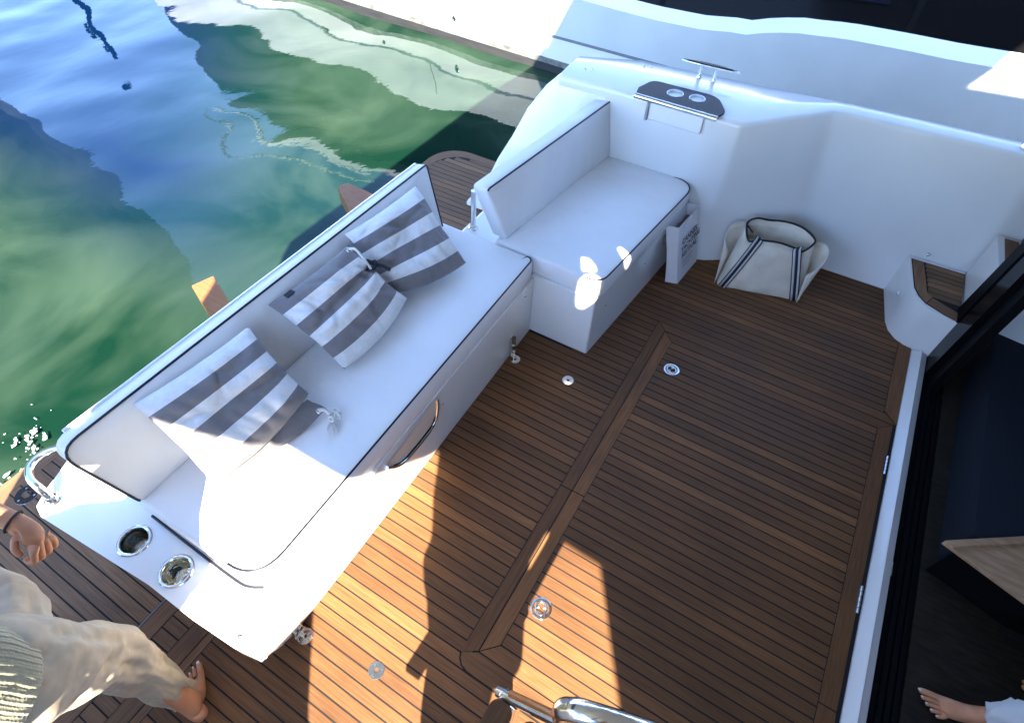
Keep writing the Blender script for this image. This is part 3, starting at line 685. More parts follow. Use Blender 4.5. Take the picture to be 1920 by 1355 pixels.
def insl(pts, d): return [(Vector(p) + (cen - Vector(p)).normalized() * d) for p in pts]
pp_ = [Vector((p[0], p[1], SZ - .004)) for p in ln]
# order: start at near back, along near edge, front, far edge
st_i = min(range(len(so_)), key=lambda i: (so_[i][0] + 1.60) ** 2 + (so_[i][1] - .088) ** 2)
seq = so_[-1:] + so_
path = [Vector((p[0] + (.003 if p[0] < -1.2 else -.004), p[1] + (.004 if p[1] < .2 else (-.004 if p[1] > 1.9 else 0)), SZ - .003)) for p in so_ if p[0] > -1.59]
tube('seat_piping', path, .0042, PIPE, sofa, 8)
tube('seat_gap_shade', spline([Vector(p) for p in ((-1.575, .082, .412), (-1.35, .080, .411), (-1.13, .080, .410), (-1.07, .090, .410), (-1.03, .112, .408))], 6), .005, PIPE, sofa, 8)  # dark line put in for the shade gap under the cushion edge
bk, line = slab('backrest', (-1.552, .088, SZ + .0), (-1.560, 1.935, SZ + .0), (-1.648, 1.965, .868), (-1.643, .035, .868), .075, VINYL, sofa, (.07, .016, .03, .014), .013, .006)
cut = [p for p in line if p.z > SZ + .012]
i0 = max(range(len(cut)), key=lambda i: (cut[i] - cut[i - 1]).length); cut = cut[i0:] + cut[:i0]
tube('backrest_piping', cut, .0045, PIPE, sofa, 8)
prism('back_shell', [(-1.60, .400), (-1.628, SZ), (-1.712, .858), (-1.725, .852), (-1.685, .40)], .10, 1.955, GEL, sofa, axis='Y', bev=.004)
# recessed pull handle in the front face
def fx(y, z): return -.985 - .02 * y - (.04 if z < .3 else .02) * .5 + (z - .2) * .28 * max(0, 1 - y / 1.9)
hp = [(1.082, .385), (1.078, .335), (1.062, .275), (1.03, .238), (.985, .226), (.86, .228), (.80, .246), (.755, .285), (.715, .345)]
def facex(y, z):
    i = 0
    xt = (-.945 - (y - .28) * .1277) if y < .75 else -1.005 - (y - .75) * .014; xb = -1.006 + (y - .06) / 1.91 * (-.024)
    return xb + (xt - xb) * min(1, z / .335)
hpts = [Vector((facex(y, z) + .006, y, z)) for y, z in hp]
rec = bmesh.new(); out = spline(hpts, 4); vs = [rec.verts.new(p + Vector((-.004, 0, 0))) for p in out]; rec.faces.new(vs); frombm('handle_recess', rec, mat('recess_liner', (.68, .60, .52), .35), sofa)
tube('handle_trim', out, .0085, CHROME, sofa, 12)
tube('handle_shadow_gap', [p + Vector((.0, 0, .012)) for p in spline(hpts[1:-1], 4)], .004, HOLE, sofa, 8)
for (y, z) in ((1.12, .30), (1.885, .345), (.60, .30)):
    bm = bmesh.new(); lathe(bm, [(.007, 0), (.0065, .004), (.0001, .005)], (facex(y, z), y, z), 10, (1, 0, 0)); frombm('snap_stud', bm, CHROME, sofa, sm=True)
# latches to the deck
def latch(y, lean, parent, pale):
    x0 = facex(y, .05) + .008
    o = prism('latch_strap', [(y - .020, .012), (y + .020, .012), (y + .020, .165 - pale * .05), (y - .020, .165 - pale * .05)], x0, x0 + .005, CHROME, parent, axis='X', bev=.002)
    for s in (-1, 1):
        prism('latch_side', [(y + s * .018, .02), (y + s * .022, .02), (y + s * .022, .155), (y + s * .018, .155)], x0 + .005, x0 + .017, CHROME, o, axis='X')
    tube('latch_pin', [(x0 + .012, y - .026, .03), (x0 + .012, y + .026, .03)], .006, CHROME, o, 10)
    tube('latch_bolt', [(x0 + .018, y, .0), (x0 + .018, y, .05)], .009, CHROME, o, 10)
latch(1.745, 0, sofa, 0)
latch(.085, 0, sofa, 1)
box('end_hinge_strip', (-.975, .004, .02), (-.968, .05, .30), CHROME, sofa) if False else None
prism('end_trim', [(-.935, -.048), (-.929, -.046), (-1.000, .056), (-1.006, .054)], .02, .03, CHROME, sofa) if False else None
tube('end_trim', [(-.905, -.040, .31), (-.955, .005, .16), (-1.0, .048, .02)], .006, CHROME, sofa, 8)
bm = bmesh.new(); lathe(bm, [(.008, 0), (.0075, .005), (.0001, .006)], (-.985, -.035, zc), 10); frombm('snap_stud', bm, CHROME, sofa, sm=True)
# curved grab rail at the aft corner
rail = spline([(-1.955, -.068, .40), (-1.965, -.068, .435), (-1.99, -.066, .468), (-2.03, -.060, .485), (-2.070, -.035, .49), (-2.080, .010, .495), (-2.055, .060, .50), (-1.98, .12, .50), (-1.88, .17, .47), (-1.84, .19, .40)], 6)
tube('grab_rail', rail, .0145, CHROME, sofa, 14)
bm = bmesh.new(); lathe(bm, [(.034, .0), (.033, .006), (.022, .011), (.019, .02)], (-1.955, -.068, zc), 24); frombm('rail_flange', bm, CHROME, sofa, autos=50)

# ------------------------------------------------------------ corner sofa
cs = empty('corner_sofa', (-.95, 2.6, 0)); tag(cs, 'shorter white corner sofa with navy piping against the far bulwark', 'sofa')
prism('sofa_base', roundpoly([(-.668, 1.979), (-.560, 3.085), (-1.45, 3.09), (-1.45, 1.979)], [.012, 0, 0, 0], 4), -.002, .412, GEL, cs, bev=.008)
prism('aft_block', [(-1.70, .0), (-1.66, .22), (-1.53, .455), (-1.30, .455), (-1.30, -.1), (-1.70, -.1)], 2.04, 2.90, GEL, cs, axis='Y', bev=.015, seg=3)
co = roundpoly([(-.655, 1.985), (-.540, 3.075), (-1.30, 3.085), (-1.275, 2.00)], [.085, .13, .01, .01], 8)
cushion('seat_cushion', co, .414, .53, VINYL, cs, .016, .010)
path = [Vector((p[0] - .004, p[1] + (.004 if p[1] < 2.2 else (-.004 if p[1] > 2.9 else 0)), .53 - .003)) for p in co if p[0] > -1.12 or p[1] > 2.9]
path = [p for p in path if p.x > -1.12 and not (p.y < 2.02 and p.x < -.79)]
tube('seat_piping', path, .0042, PIPE, cs, 8)
bk, line = slab('backrest', (-1.222, 2.030, .53), (-1.104, 3.080, .53), (-1.172, 3.080, .873), (-1.272, 1.925, .873), .095, VINYL, cs, (.022, .035, .018, .018), .016, .006)
cut = [p for p in line if p.z > .545]
i0 = max(range(len(cut)), key=lambda i: (cut[i] - cut[i - 1]).length); cut = cut[i0:] + cut[:i0]
cut = [p for p in cut if not (p.y < 2.10 and p.z < .855)]
tube('backrest_piping', cut, .0045, PIPE, cs, 8)
tube('support_post', [(-1.485, 2.10, .45), (-1.47, 2.10, .70)], .015, CHROME, cs, 12)
bm = bmesh.new(); lathe(bm, [(.028, 0), (.026, .006), (.017, .012)], (-1.485, 2.10, .453), 20); frombm('post_flange', bm, CHROME, cs, autos=50)
for (x, y, z) in ((-.640, 2.06, .33), (-.60, 2.52, .30)):
    bm = bmesh.new(); lathe(bm, [(.007, 0), (.0065, .004), (.0001, .005)], (x + .001, y, z), 10, (1, -.1, 0)); frombm('snap_stud', bm, CHROME, cs, sm=True)

# ------------------------------------------------------------ striped pillows
def pillow(name, c4, puff, seed, parent, nx=56, ny=44, sag=0, flip=False, fold=None, inv=False, thick=.045, pinch=None, bow=2.0):
    TL, TR, BR, BL = [Vector(p) for p in c4]
    nrm = (TR - TL).cross(TL - BL).normalized()
    if nrm.z < 0: nrm = -nrm
    if nrm.x < 0 and nrm.z < .3: nrm = -nrm
    bm = bmesh.new(); uvl = bm.loops.layers.uv.new('UVMap')
    def pt(u, v, side):
        p = TL.lerp(TR, u).lerp(BL.lerp(BR, u), v)
        e = (1 - (2 * u - 1) ** 4) * (1 - (2 * v - 1) ** 4); e = max(0, e) ** .6
        edge = min(u, 1 - u, v, 1 - v)
        # sides pull in a little between the corners
        pin = .05 * (1 - (2 * u - 1) ** 2) * ((2 * v - 1) * -.5 + (bow if v > .5 else 0) * (v - .5) * 2)
        pinu = .05 * (1 - (2 * v - 1) ** 2) * (2 * u - 1) * -.5
        p += (BL - TL) * pin + (TR - TL) * pinu
        w = mnoise.noise(Vector((u * 3 + seed, v * 3, seed))) * .022 + mnoise.noise(Vector((u * 9 + seed, v * 6, 3))) * .008 + abs(mnoise.noise(Vector((u * 5 - v * 4 + seed, v * 2 + u * 2, 9)))) * .026 * (1 if edge < .3 else .5)
        if pinch:
            pu, pv, st_ = pinch; r2 = (u - pu) ** 2 + (v - pv) ** 2; r_ = sqrt(r2); pp0 = TL.lerp(TR, pu).lerp(BL.lerp(BR, pu), pv)
            p += (pp0 - p) * st_ * math.exp(-r2 / .05)
            th_ = math.atan2(v - pv, u - pu); w += .030 * (abs(sin(th_ * 3.5 + seed)) - .5) * math.exp(-r_ / .30) * min(1, r_ * 8); e *= 1 - .8 * math.exp(-r2 / .02)
        w += .010 * max(0, 1 - abs(mnoise.noise(Vector((u * 2.2 + v * 1.2 + seed, v * 2.4 - u, seed * 2)))) * 7) * -1
        h = puff * e * side + w * (.3 + .7 * min(1, edge * 6)) * (1 if side > 0 else .3)
        if side > 0 and fold: h += fold(u, v)
        return p + nrm * (h + thick * .3)
    for side in (1, -1):
        g_ = [[bm.verts.new(pt(i / nx, j / ny, side)) for j in range(ny + 1)] for i in range(nx + 1)]
        for i in range(nx):
            for j in range(ny):
                f = bm.faces.new((g_[i][j], g_[i + 1][j], g_[i + 1][j + 1], g_[i][j + 1]))
                for l, (a, b) in zip(f.loops, ((i, j), (i + 1, j), (i + 1, j + 1), (i, j + 1))):
                    v = b / ny; l[uvl].uv = (a / nx, (v if not inv else v + 1 / 6) * .999)
    bmesh.ops.remove_doubles(bm, verts=bm.verts, dist=.004)
    o = frombm(name, bm, STRIPE, parent, sm=True); return o, pt
def rope(name, pts, r, m, parent, turns=18):
    bm = bmesh.new(); P_ = spline(pts, 8)
    for ph in (0, 2 * pi / 3, 4 * pi / 3):
        q = []
        for i, p in enumerate(P_):
            t = (P_[min(i + 1, len(P_) - 1)] - P_[max(i - 1, 0)]).normalized(); a = t.orthogonal().normalized(); b = t.cross(a)
            th = ph + turns * 2 * pi * i / len(P_); q.append(p + (a * cos(th) + b * sin(th)) * r * .55)
        add_tube(bm, q, r * .6, 6)
    return frombm(name, bm, m, parent, sm=True)
def tassel(c, d, parent, n=16, ln=.04):
    bm = bmesh.new(); c = Vector(c)
    for i in range(n):
        a = Vector((random.uniform(-1, 1), random.uniform(-1, 1), random.uniform(-.3, .3))) * .018; e = c + Vector(d) * ln + a
        add_tube(bm, [c + a * .2, c + Vector(d) * ln * .5 + a * .8 + Vector((0, 0, .006)), e], [.0022, .0018, .0012], 5)
    return frombm('tassel', bm, CORD, parent, sm=True)
def knot(c, parent, s=1):
    bm = bmesh.new(); pts = [Vector(c) + s * Vector((.018 * sin(2 * t) + .008 * sin(t), .018 * cos(t) * 1.1, .012 + .008 * cos(3 * t))) for t in [i * 2 * pi / 30 for i in range(30)]]
    add_tube(bm, pts, .0055 * s, 8, closed=True); return frombm('cord_knot', bm, CORD, parent, sm=True)
def eyelet(c, nrm, parent):
    bm = bmesh.new(); lathe(bm, [(.006, 0), (.007, .002), (.011, .002), (.012, 0)], c, 18, nrm); o = frombm('eyelet', bm, CHROME, parent, sm=True)
    bm = bmesh.new(); lathe(bm, [(.0062, .001), (.0001, .001)], c, 14, nrm); frombm('eyelet_hole', bm, HOLE, o); return o

p1 = empty('striped_pillow', (-1.5, 1.55, .6)); tag(p1, 'upper of two crossed striped pillows, nearest the far end of the long sofa', 'pillow', 'striped pillows on the long sofa')
_, f1 = pillow('pillow_cover', [(-1.640, 1.335, .845), (-1.605, 1.80, .845), (-1.275, 1.715, .575), (-1.42, 1.30, .615)], .062, 2.1, p1, pinch=(.0, .78, .30))
p2 = empty('striped_pillow', (-1.45, 1.1, .6)); tag(p2, 'middle striped pillow tied by a cord, crumpled against the upper one', 'pillow', 'striped pillows on the long sofa')
def fold2(u, v): return -.03 * math.exp(-((v - .42 + (u - .5) * .15) / .05) ** 2) * (.4 + .6 * u) + .012 * math.exp(-((v - .55) / .06) ** 2)
_, f2 = pillow('pillow_cover', [(-1.625, .870, .815), (-1.56, 1.275, .865), (-1.335, 1.335, .615), (-1.335, .905, .565)], .066, 5.3, p2, fold=fold2, inv=True, pinch=(1.0, .42, .42))
box('fabric_tag', (-1.585, .925, .842), (-1.560, .965, .846), BLKTAPE, p2)
e2 = f2(.95, .06, 1); eyelet(e2 + Vector((.0, 0, .004)), (.6, -.1, .8), p2)
rope('tie_cord', [e2 + Vector((0, 0, .006)), e2 + Vector((.03, .005, .02)), e2 + Vector((.075, .0, -.01)), e2 + Vector((.105, .000, -.05))], .0055, CORD, p2, 8)
kn_ = f2(1.0, .42, 1)
bm = bmesh.new(); add_tube(bm, spline([kn_ + Vector(v) for v in ((-.05, -.02, .03), (-.02, 0, .035), (.01, .015, .02), (.035, .03, .012), (.06, .045, -.01))], 6), .009, 8); add_tube(bm, [kn_ + Vector((.022 * cos(t), .018 * sin(t), .028 + .01 * sin(2 * t))) for t in [i * pi / 8 for i in range(16)]], .008, 8, closed=True); frombm('dark_knot', bm, BLKTAPE, p2, sm=True)
p3 = empty('striped_pillow', (-1.5, .5, .6)); tag(p3, 'striped pillow at the sunlit near end of the long sofa with a loose knotted cord', 'pillow', 'striped pillows on the long sofa')
_, f3 = pillow('pillow_cover', [(-1.635, .285, .835), (-1.58, .735, .838), (-1.345, .720, .60), (-1.365, .262, .575)], .060, 8.8, p3)
bm = bmesh.new(); uvl = bm.loops.layers.uv.new('UVMap')   # loose flap along the lower edge
A_ = [Vector((-1.350, .300, .556)), Vector((-1.335, .50, .575)), Vector((-1.33, .700, .600))]; B_ = [Vector((-1.315, .262, .546)), Vector((-1.285, .50, .550)), Vector((-1.245, .715, .560))]
ga = [[None] * 13 for _ in range(5)]
SA, SB = spline(A_, 6), spline(B_, 6)
for i in range(5):
    for j in range(13):
        p = SA[j].lerp(SB[j], i / 4) + Vector((0, 0, .008 + .012 * sin(j * .9 + i))); ga[i][j] = bm.verts.new(p)
for i in range(4):
    for j in range(12):
        f = bm.faces.new((ga[i][j], ga[i + 1][j], ga[i + 1][j + 1], ga[i][j + 1]))
        for l, (a, b) in zip(f.loops, ((i, j), (i + 1, j), (i + 1, j + 1), (i, j + 1))): l[uvl].uv = (b / 12, .18 + a / 4 * .14)
fl = frombm('cover_flap', bm, STRIPE, p3, sm=True); md = fl.modifiers.new('s', 'SOLIDIFY'); md.thickness = .004
ey = Vector((-1.262, .690, .582)); eyelet(ey, (.3, -.1, 1), p3)
rope('tie_cord', [ey, ey + Vector((.02, .01, .01)), ey + Vector((.045, .012, -.005))], .007, CORD, p3, 3)
knot(ey + Vector((.062, .012, -.02)), p3, .9); knot(ey + Vector((.055, .03, -.015)), p3, .7); tassel(ey + Vector((.066, -.005, -.018)), (.6, -.8, -.15), p3, 22, .045)

# ------------------------------------------------------------ paper bag
pb = empty('paper_bag', (-.48, 2.93, 0)); tag(pb, 'white paper carrier bag with dark lettering and cord handles leaning against the corner sofa', 'paper bag')
Q = [(-.507, 2.780), (-.432, 2.799), (-.404, 3.078), (-.480, 3.062)]; H_ = .40; dx, dy = -.088, -.008
bm = bmesh.new(); nz_ = 5; rg = []
for k in range(nz_ + 1):
    z = H_ * k / nz_; t = k / nz_
    rg.append([bm.verts.new((x + dx * t + (.010 * sin(pi * t) if i in (0, 3) else -.004 * sin(pi * t)), y + dy * t, z + .002)) for i, (x, y) in enumerate(Q)])
for a, b in zip(rg, rg[1:]):
    for i in range(4): bm.faces.new((a[i], a[(i + 1) % 4], b[(i + 1) % 4], b[i]))
bm.faces.new(rg[0]); o = frombm('bag_body', bm, PAPER, pb); md = o.modifiers.new('s', 'SOLIDIFY'); md.thickness = .0015
prism('brochure', [(x + dx, y + dy) for x, y in [(Q[0][0] + .006, Q[0][1] + .006), (Q[1][0] - .006, Q[1][1] + .006), (Q[2][0] - .006, Q[2][1] - .006), (Q[3][0] + .006, Q[3][1] - .006)]], .27, .325, mat('grey_brochure', (.16, .16, .17), .5), pb)
v0, v1 = Vector((Q[1][0], Q[1][1], 0)), Vector((Q[2][0], Q[2][1], 0)); ux = (v1 - v0).normalized(); uz = Vector((dx, dy, H_)).normalized(); un = ux.cross(uz).normalized()
if un.x < 0: un = -un
def text(body, size, a, b, name='lettering'):
    c = bpy.data.curves.new(name, 'FONT'); c.body = body; c.size = size; c.extrude = .0002; c.offset = .0006
    t = bpy.data.objects.new('tmp', c); COL.objects.link(t)
    me = bpy.data.meshes.new_from_object(t.evaluated_get(bpy.context.evaluated_depsgraph_get())); bpy.data.objects.remove(t)
    Mx = Matrix((ux, uz, un)).transposed().to_4x4(); Mx.translation = v0 + ux * a + uz * b + un * .0035
    me.transform(Mx); return link(name, me, INK, pb)
text('CANNES', .052, .050, .262); text('YACHTING', .052, .038, .213); text('FESTIVAL', .052, .045, .164)
for k, (w, zz) in enumerate(((.13, .135), (.15, .125), (.12, .115), (.14, .095), (.10, .085))):
    a0 = v0 + ux * .06 + uz * zz + un * .003; a1 = a0 + ux * w; b0 = a0 + uz * .0035; b1 = a1 + uz * .0035
    me = bpy.data.meshes.new('small_print'); me.from_pydata([a0, a1, b1, b0], [], [(0, 1, 2, 3)]); link('small_print', me, mat('faint_ink', (.35, .35, .42), .7), pb)
for side, oo in ((un * .005, v0), (-un * .005, Vector((Q[0][0], Q[0][1], 0)))):
    s0 = oo + ux * .07 + uz * .37 + side; s1 = oo + ux * .19 + uz * .37 + side; m_ = (s0 + s1) / 2
    tube('cord_handle', spline([s0, s0 + uz * .03, m_ + uz * .075 + Vector((.02, 0, 0)), s1 + uz * .03, s1], 8), .0028, CORD, pb, 6)

# ------------------------------------------------------------ canvas tote bag
tb = empty('tote_bag', (.02, 3.1, 0)); tag(tb, 'cream canvas tote bag with black striped straps standing against the bulwark', 'tote bag')
def wall(name, rowsP, m, par, th=.004, sub=1):
    bm = bmesh.new(); g_ = [[bm.verts.new(p) for p in r] for r in rowsP]
    for i in range(len(g_) - 1):
        for j in range(len(g_[0]) - 1): bm.faces.new((g_[i][j], g_[i][j + 1], g_[i + 1][j + 1], g_[i + 1][j]))
    o = frombm(name, bm, m, par, sm=True); md = o.modifiers.new('s', 'SOLIDIFY'); md.thickness = th; md.offset = 0
    if sub: subsurf(o, sub)
    return o
def tote_ring(t):
    """outline at height fraction t: base rectangle turning into a wide mouth"""
    FB = [(-.205, 2.926), (-.09, 2.958), (.02, 2.986), (.13, 3.018), (.248, 3.052), (.258, 3.10), (.235, 3.17), (.12, 3.155), (.0, 3.135), (-.12, 3.115), (-.228, 3.085), (-.235, 3.00)]
    FT = [(-.150, 3.040), (-.095, 3.052), (.01, 3.080), (.10, 3.098), (.150, 3.112), (.188, 3.150), (.168, 3.215), (.09, 3.235), (.0, 3.232), (-.09, 3.212), (-.165, 3.170), (-.197, 3.10)]
    ZT = [.300, .318, .325, .312, .298, .350, .345, .368, .372, .362, .372, .362]
    out = []
    for i, (a_, b_) in enumerate(zip(FB, FT)):
        p = Vector(a_).lerp(Vector(b_), t); bulge = .030 * sin(pi * t) * (1 if i in (1, 2, 3, 7, 8, 9) else .2)
        p += Vector((0, -1 if i < 5 else 1)) * bulge; out.append(Vector((p.x, p.y, ZT[i] * t)))
    return out
rows_t = [0, .04, .15, .35, .6, .85, 1]
rg = [spline(tote_ring(t), 5, True) for t in rows_t]
bm = bmesh.new(); g_ = [[bm.verts.new(p + Vector((0, .004 * mnoise.noise(p * 14), 0))) for p in r] for r in rg]; nn_ = len(rg[0])
for i in range(len(g_) - 1):
    for j in range(nn_): bm.faces.new((g_[i][j], g_[i][(j + 1) % nn_], g_[i + 1][(j + 1) % nn_], g_[i + 1][j]))
bm.faces.new(g_[0]); o = frombm('bag_body', bm, CANVAS, tb, sm=True); md = o.modifiers.new('s', 'SOLIDIFY'); md.thickness = .004; md.offset = -1
tube('rim_binding', rg[-1], .0062, BLKTAPE, tb, 8, True)
FT = [Vector(p[:2]) for p in tote_ring(.6)]
prism('bag_lining', [(.95 * p.x, 3.14 + (p.y - 3.14) * .90) for p in FT], .17, .174, LINER, tb)
for (p0, p1) in (((-.192, 3.09, .362), (-.150, 3.13, .30)), ((.186, 3.13, .352), (.150, 3.12, .28))):
    tube('inner_binding', [p0, p1], .004, BLKTAPE, tb, 6)
# side pockets: curved sheets flaring out
for s_, c0, c1, d1 in ((-1, Vector((-.215, 3.005)), Vector((-.205, 3.11)), Vector((.28, .96))), (1, Vector((.235, 3.10)), Vector((.205, 3.15)), Vector((-.20, .98)))):
    rowsQ = []
    for k in range(8):
        t = k / 7; r_ = []
        for j in range(13):
            a = j / 12 * pi; c_ = c0.lerp(c1, t); hw = .070 + .025 * t; outw = .010 + .070 * t
            p = c_ + d1 * (-cos(a)) * hw + Vector((s_ * .97, -.05)) * sin(a) * outw
            zz = t * (.235 + .075 * sin(a) + .045 * (-cos(a))) if True else 0
            r_.append(Vector((p.x, p.y, zz)))
        rowsQ.append(r_)
    wall('side_pocket', rowsQ, CANVAS, tb, .004, 0); tube('pocket_binding', rowsQ[-1], .0035, CORD, tb, 6)
def strap(a, b, par):
    a, b = Vector(a), Vector(b); ax_ = (b - a); sd_ = Vector((1, .25, 0)); sd_ = (sd_ - ax_ * (sd_.dot(ax_) / ax_.length_squared)).normalized(); nn = sd_.cross(ax_).normalized()
    if nn.y > 0: nn = -nn
    pts = [a.lerp(b, k / 6) + nn * (.004 + .014 * sin(pi * k / 6)) for k in range(7)]
    pts.append(b + nn * .004 + Vector((0, .03, .004)))
    first = None
    for (u0, u1, m_, lift) in ((-.025, .025, BLKTAPE, 0), (-.020, -.008, PALETAPE, .0015), (.008, .020, PALETAPE, .0015)):
        bm = bmesh.new(); ra = [bm.verts.new(p + sd_ * u0 + nn * lift) for p in pts]; rb = [bm.verts.new(p + sd_ * u1 + nn * lift) for p in pts]
        for i in range(len(pts) - 1): bm.faces.new((ra[i], rb[i], rb[i + 1], ra[i + 1]))
        o = frombm('strap' if first is None else 'strap_stripe', bm, m_, par if first is None else first, sm=True)
        md = o.modifiers.new('s', 'SOLIDIFY'); md.thickness = .0025; md.offset = 1
        if first is None: first = o
strap((-.186, 2.922, .006), (-.098, 3.040, .322), tb); strap((.230, 3.036, .006), (.118, 3.088, .312), tb)

# ------------------------------------------------------------ stairs to the flybridge
sr = empty('stairway', (0, 0, 0)); tag(sr, 'teak slatted stair treads with chrome stringer and handrail at the bottom of the view', 'stairs')
def slatt(x, y1, z, w=.062, parent=sr):
    out = roundpoly([(x - w / 2, -.45), (x + w / 2, -.45), (x + w / 2, y1), (x - w / 2, y1)], [0, 0, .028, .028], 6)
    return prism('tread_slat', out, z - .022, z, TEAK_Y, parent, bev=.004)
for (x0, z0) in ((-.117, .78), (.13, 1.0)):
    slatt(x0, .205, z0); slatt(x0 + .092, .205, z0)
SP0, SP1 = Vector((-.118, .222, .765)), Vector((.80, .235, 1.62))
tube('stringer', spline([Vector((-.105, -.3, .745)), Vector((-.115, .16, .745)), SP0 + Vector((-.008, -.008, -.01)), SP0, SP0.lerp(SP1, .06), SP1], 6), .016, CHROME, sr, 12)
ax_ = (SP1 - SP0).normalized()
for _o in (0,):
    bm = bmesh.new(); a0 = SP0 + ax_ * .012; pz = [a0 + ax_ * .9 * k / 4 for k in range(5)]
    for k, p in enumerate(pz): pass
    add_tube(bm, [p + Vector((-.004, .004, .011)) for p in pz], .010, 8); frombm('stringer_inlay', bm, TEAK_V, sr, sm=True)
tube('stair_post', [(-.10, .225, .74), (-.115, .225, .0)], .02, CHROME, sr, 12)
HR = spline([Vector((.10, .140, 1.22)), Vector((.03, .150, 1.36)), Vector((.010, .156, 1.43)), Vector((.020, .160, 1.465)), Vector((.05, .167, 1.485)), Vector((.20, .195, 1.54)), Vector((.8, .26, 1.95)), Vector((1.2, .26, 2.3))], 8)
RAILM = mat('worn_rail_steel', (.62, .60, .58), .16, 1); noise_bump(RAILM, 40, .2, .0015, 3, vec=(1, 8, 8))
tube('handrail', HR, .0165, RAILM, sr, 20)

# ------------------------------------------------------------ neighbouring yacht
ny = empty('neighbour_yacht', (-2, 6.3, -.6)); tag(ny, 'large white motor yacht moored alongside with black windows and stained waterline', 'yacht')
def nY(x): return 6.25 - .068 * (x + 3.34)
def sheer(x):
    K = [(-12, .50), (-6, .40), (-2.41, .328), (-1.99, .325), (-1.59, .34), (-1.07, .394), (-.76, .48), (-.53, .518), (-.19, .551), (.23, .569), (.63, .579), (1.06, .604), (3, .66), (14, .8)]
    for (a, b), (c, d) in zip(K, K[1:]):
        if x <= c: t = (x - a) / (c - a); t = t * t * (3 - 2 * t) if -1.6 < x < -.4 else t; return b + (d - b) * t
    return K[-1][1]
X_ = [-12 + .15 * i for i in range(174)]
def nsheet(name, f0, f1, m, off=0, parent=ny, sm=True, xs=X_, th=None):
    bm = bmesh.new(); a = [bm.verts.new((x, nY(x) + off + (f0(x)[1]), f0(x)[0])) for x in xs]; b = [bm.verts.new((x, nY(x) + off + f1(x)[1], f1(x)[0])) for x in xs]
    for i in range(len(xs) - 1): bm.faces.new((a[i], a[i + 1], b[i + 1], b[i]))
    if th:
        c = [bm.verts.new(v.co + Vector((0, th, 0))) for v in a]; d = [bm.verts.new(v.co + Vector((0, th, 0))) for v in b]
        for i in range(len(xs) - 1):
            bm.faces.new((b[i], b[i + 1], d[i + 1], d[i])); bm.faces.new((a[i], a[i + 1], c[i + 1], c[i]))
    return frombm(name, bm, m, parent, sm=sm)
nsheet('hull_bottom', lambda x: (-1.2, .05), lambda x: (-.50, .0), BOOT, th=2.5)
nsheet('waterline_band', lambda x: (-.50, 0), lambda x: (-.435, 0), SCUM)
nsheet('hull_side', lambda x: (-.435, 0), lambda x: (-.20 + .012 * (x + 3), 0), HULLW)
nsheet('rub_stripe', lambda x: (-.20 + .012 * (x + 3), -.006), lambda x: (-.172 + .012 * (x + 3), -.006), GREYSTR)
nsheet('upper_hull_side', lambda x: (-.172 + .012 * (x + 3), 0), lambda x: (sheer(x) - .095, .0), DECKGREY)
nsheet('sheer_ledge', lambda x: (sheer(x) - .095, .0), lambda x: (sheer(x), .10), HULLW)
nsheet('side_windows', lambda x: (sheer(x), .105), lambda x: (2.2, .75), BLACKG)
for x in (-4.9, -2.0, .2, 2.0, 4.2):
    xs = [x, x + .05]; nsheet('window_mullion', lambda q: (sheer(q) + .01, .100), lambda q: (2.2, .745), TRACK, xs=xs)
nsheet('window_inset', lambda x: (sheer(x) + .16, .14), lambda x: (sheer(x) + .42, .24), DARKST, xs=[-1.0 + .1 * i for i in range(11)])
box('superstructure', (-10, 6.9, 2.2), (14, 9, 2.35), HULLW, ny)
for (x, z) in ((-4.62, -.31), (-5.95, -.31)):
    bm = bmesh.new(); lathe(bm, [(.018, 0), (.03, .004), (.034, .0)], (x, nY(x) - .002, z), 20, (0, -1, 0)); o = frombm('hull_outlet', bm, CHROME, ny, sm=True)
    bm = bmesh.new(); lathe(bm, [(.019, .001), (.0001, .001)], (x, nY(x) - .002, z), 16, (0, -1, 0)); frombm('outlet_hole', bm, HOLE, o)
tube('hull_door_seam', [Vector((x, nY(x) - .004, z)) for x, z in ((-5.08, .1), (-5.08, -.19), (-5.3, -.20), (-7.2, -.25))], .004, HOLE, ny, 6)

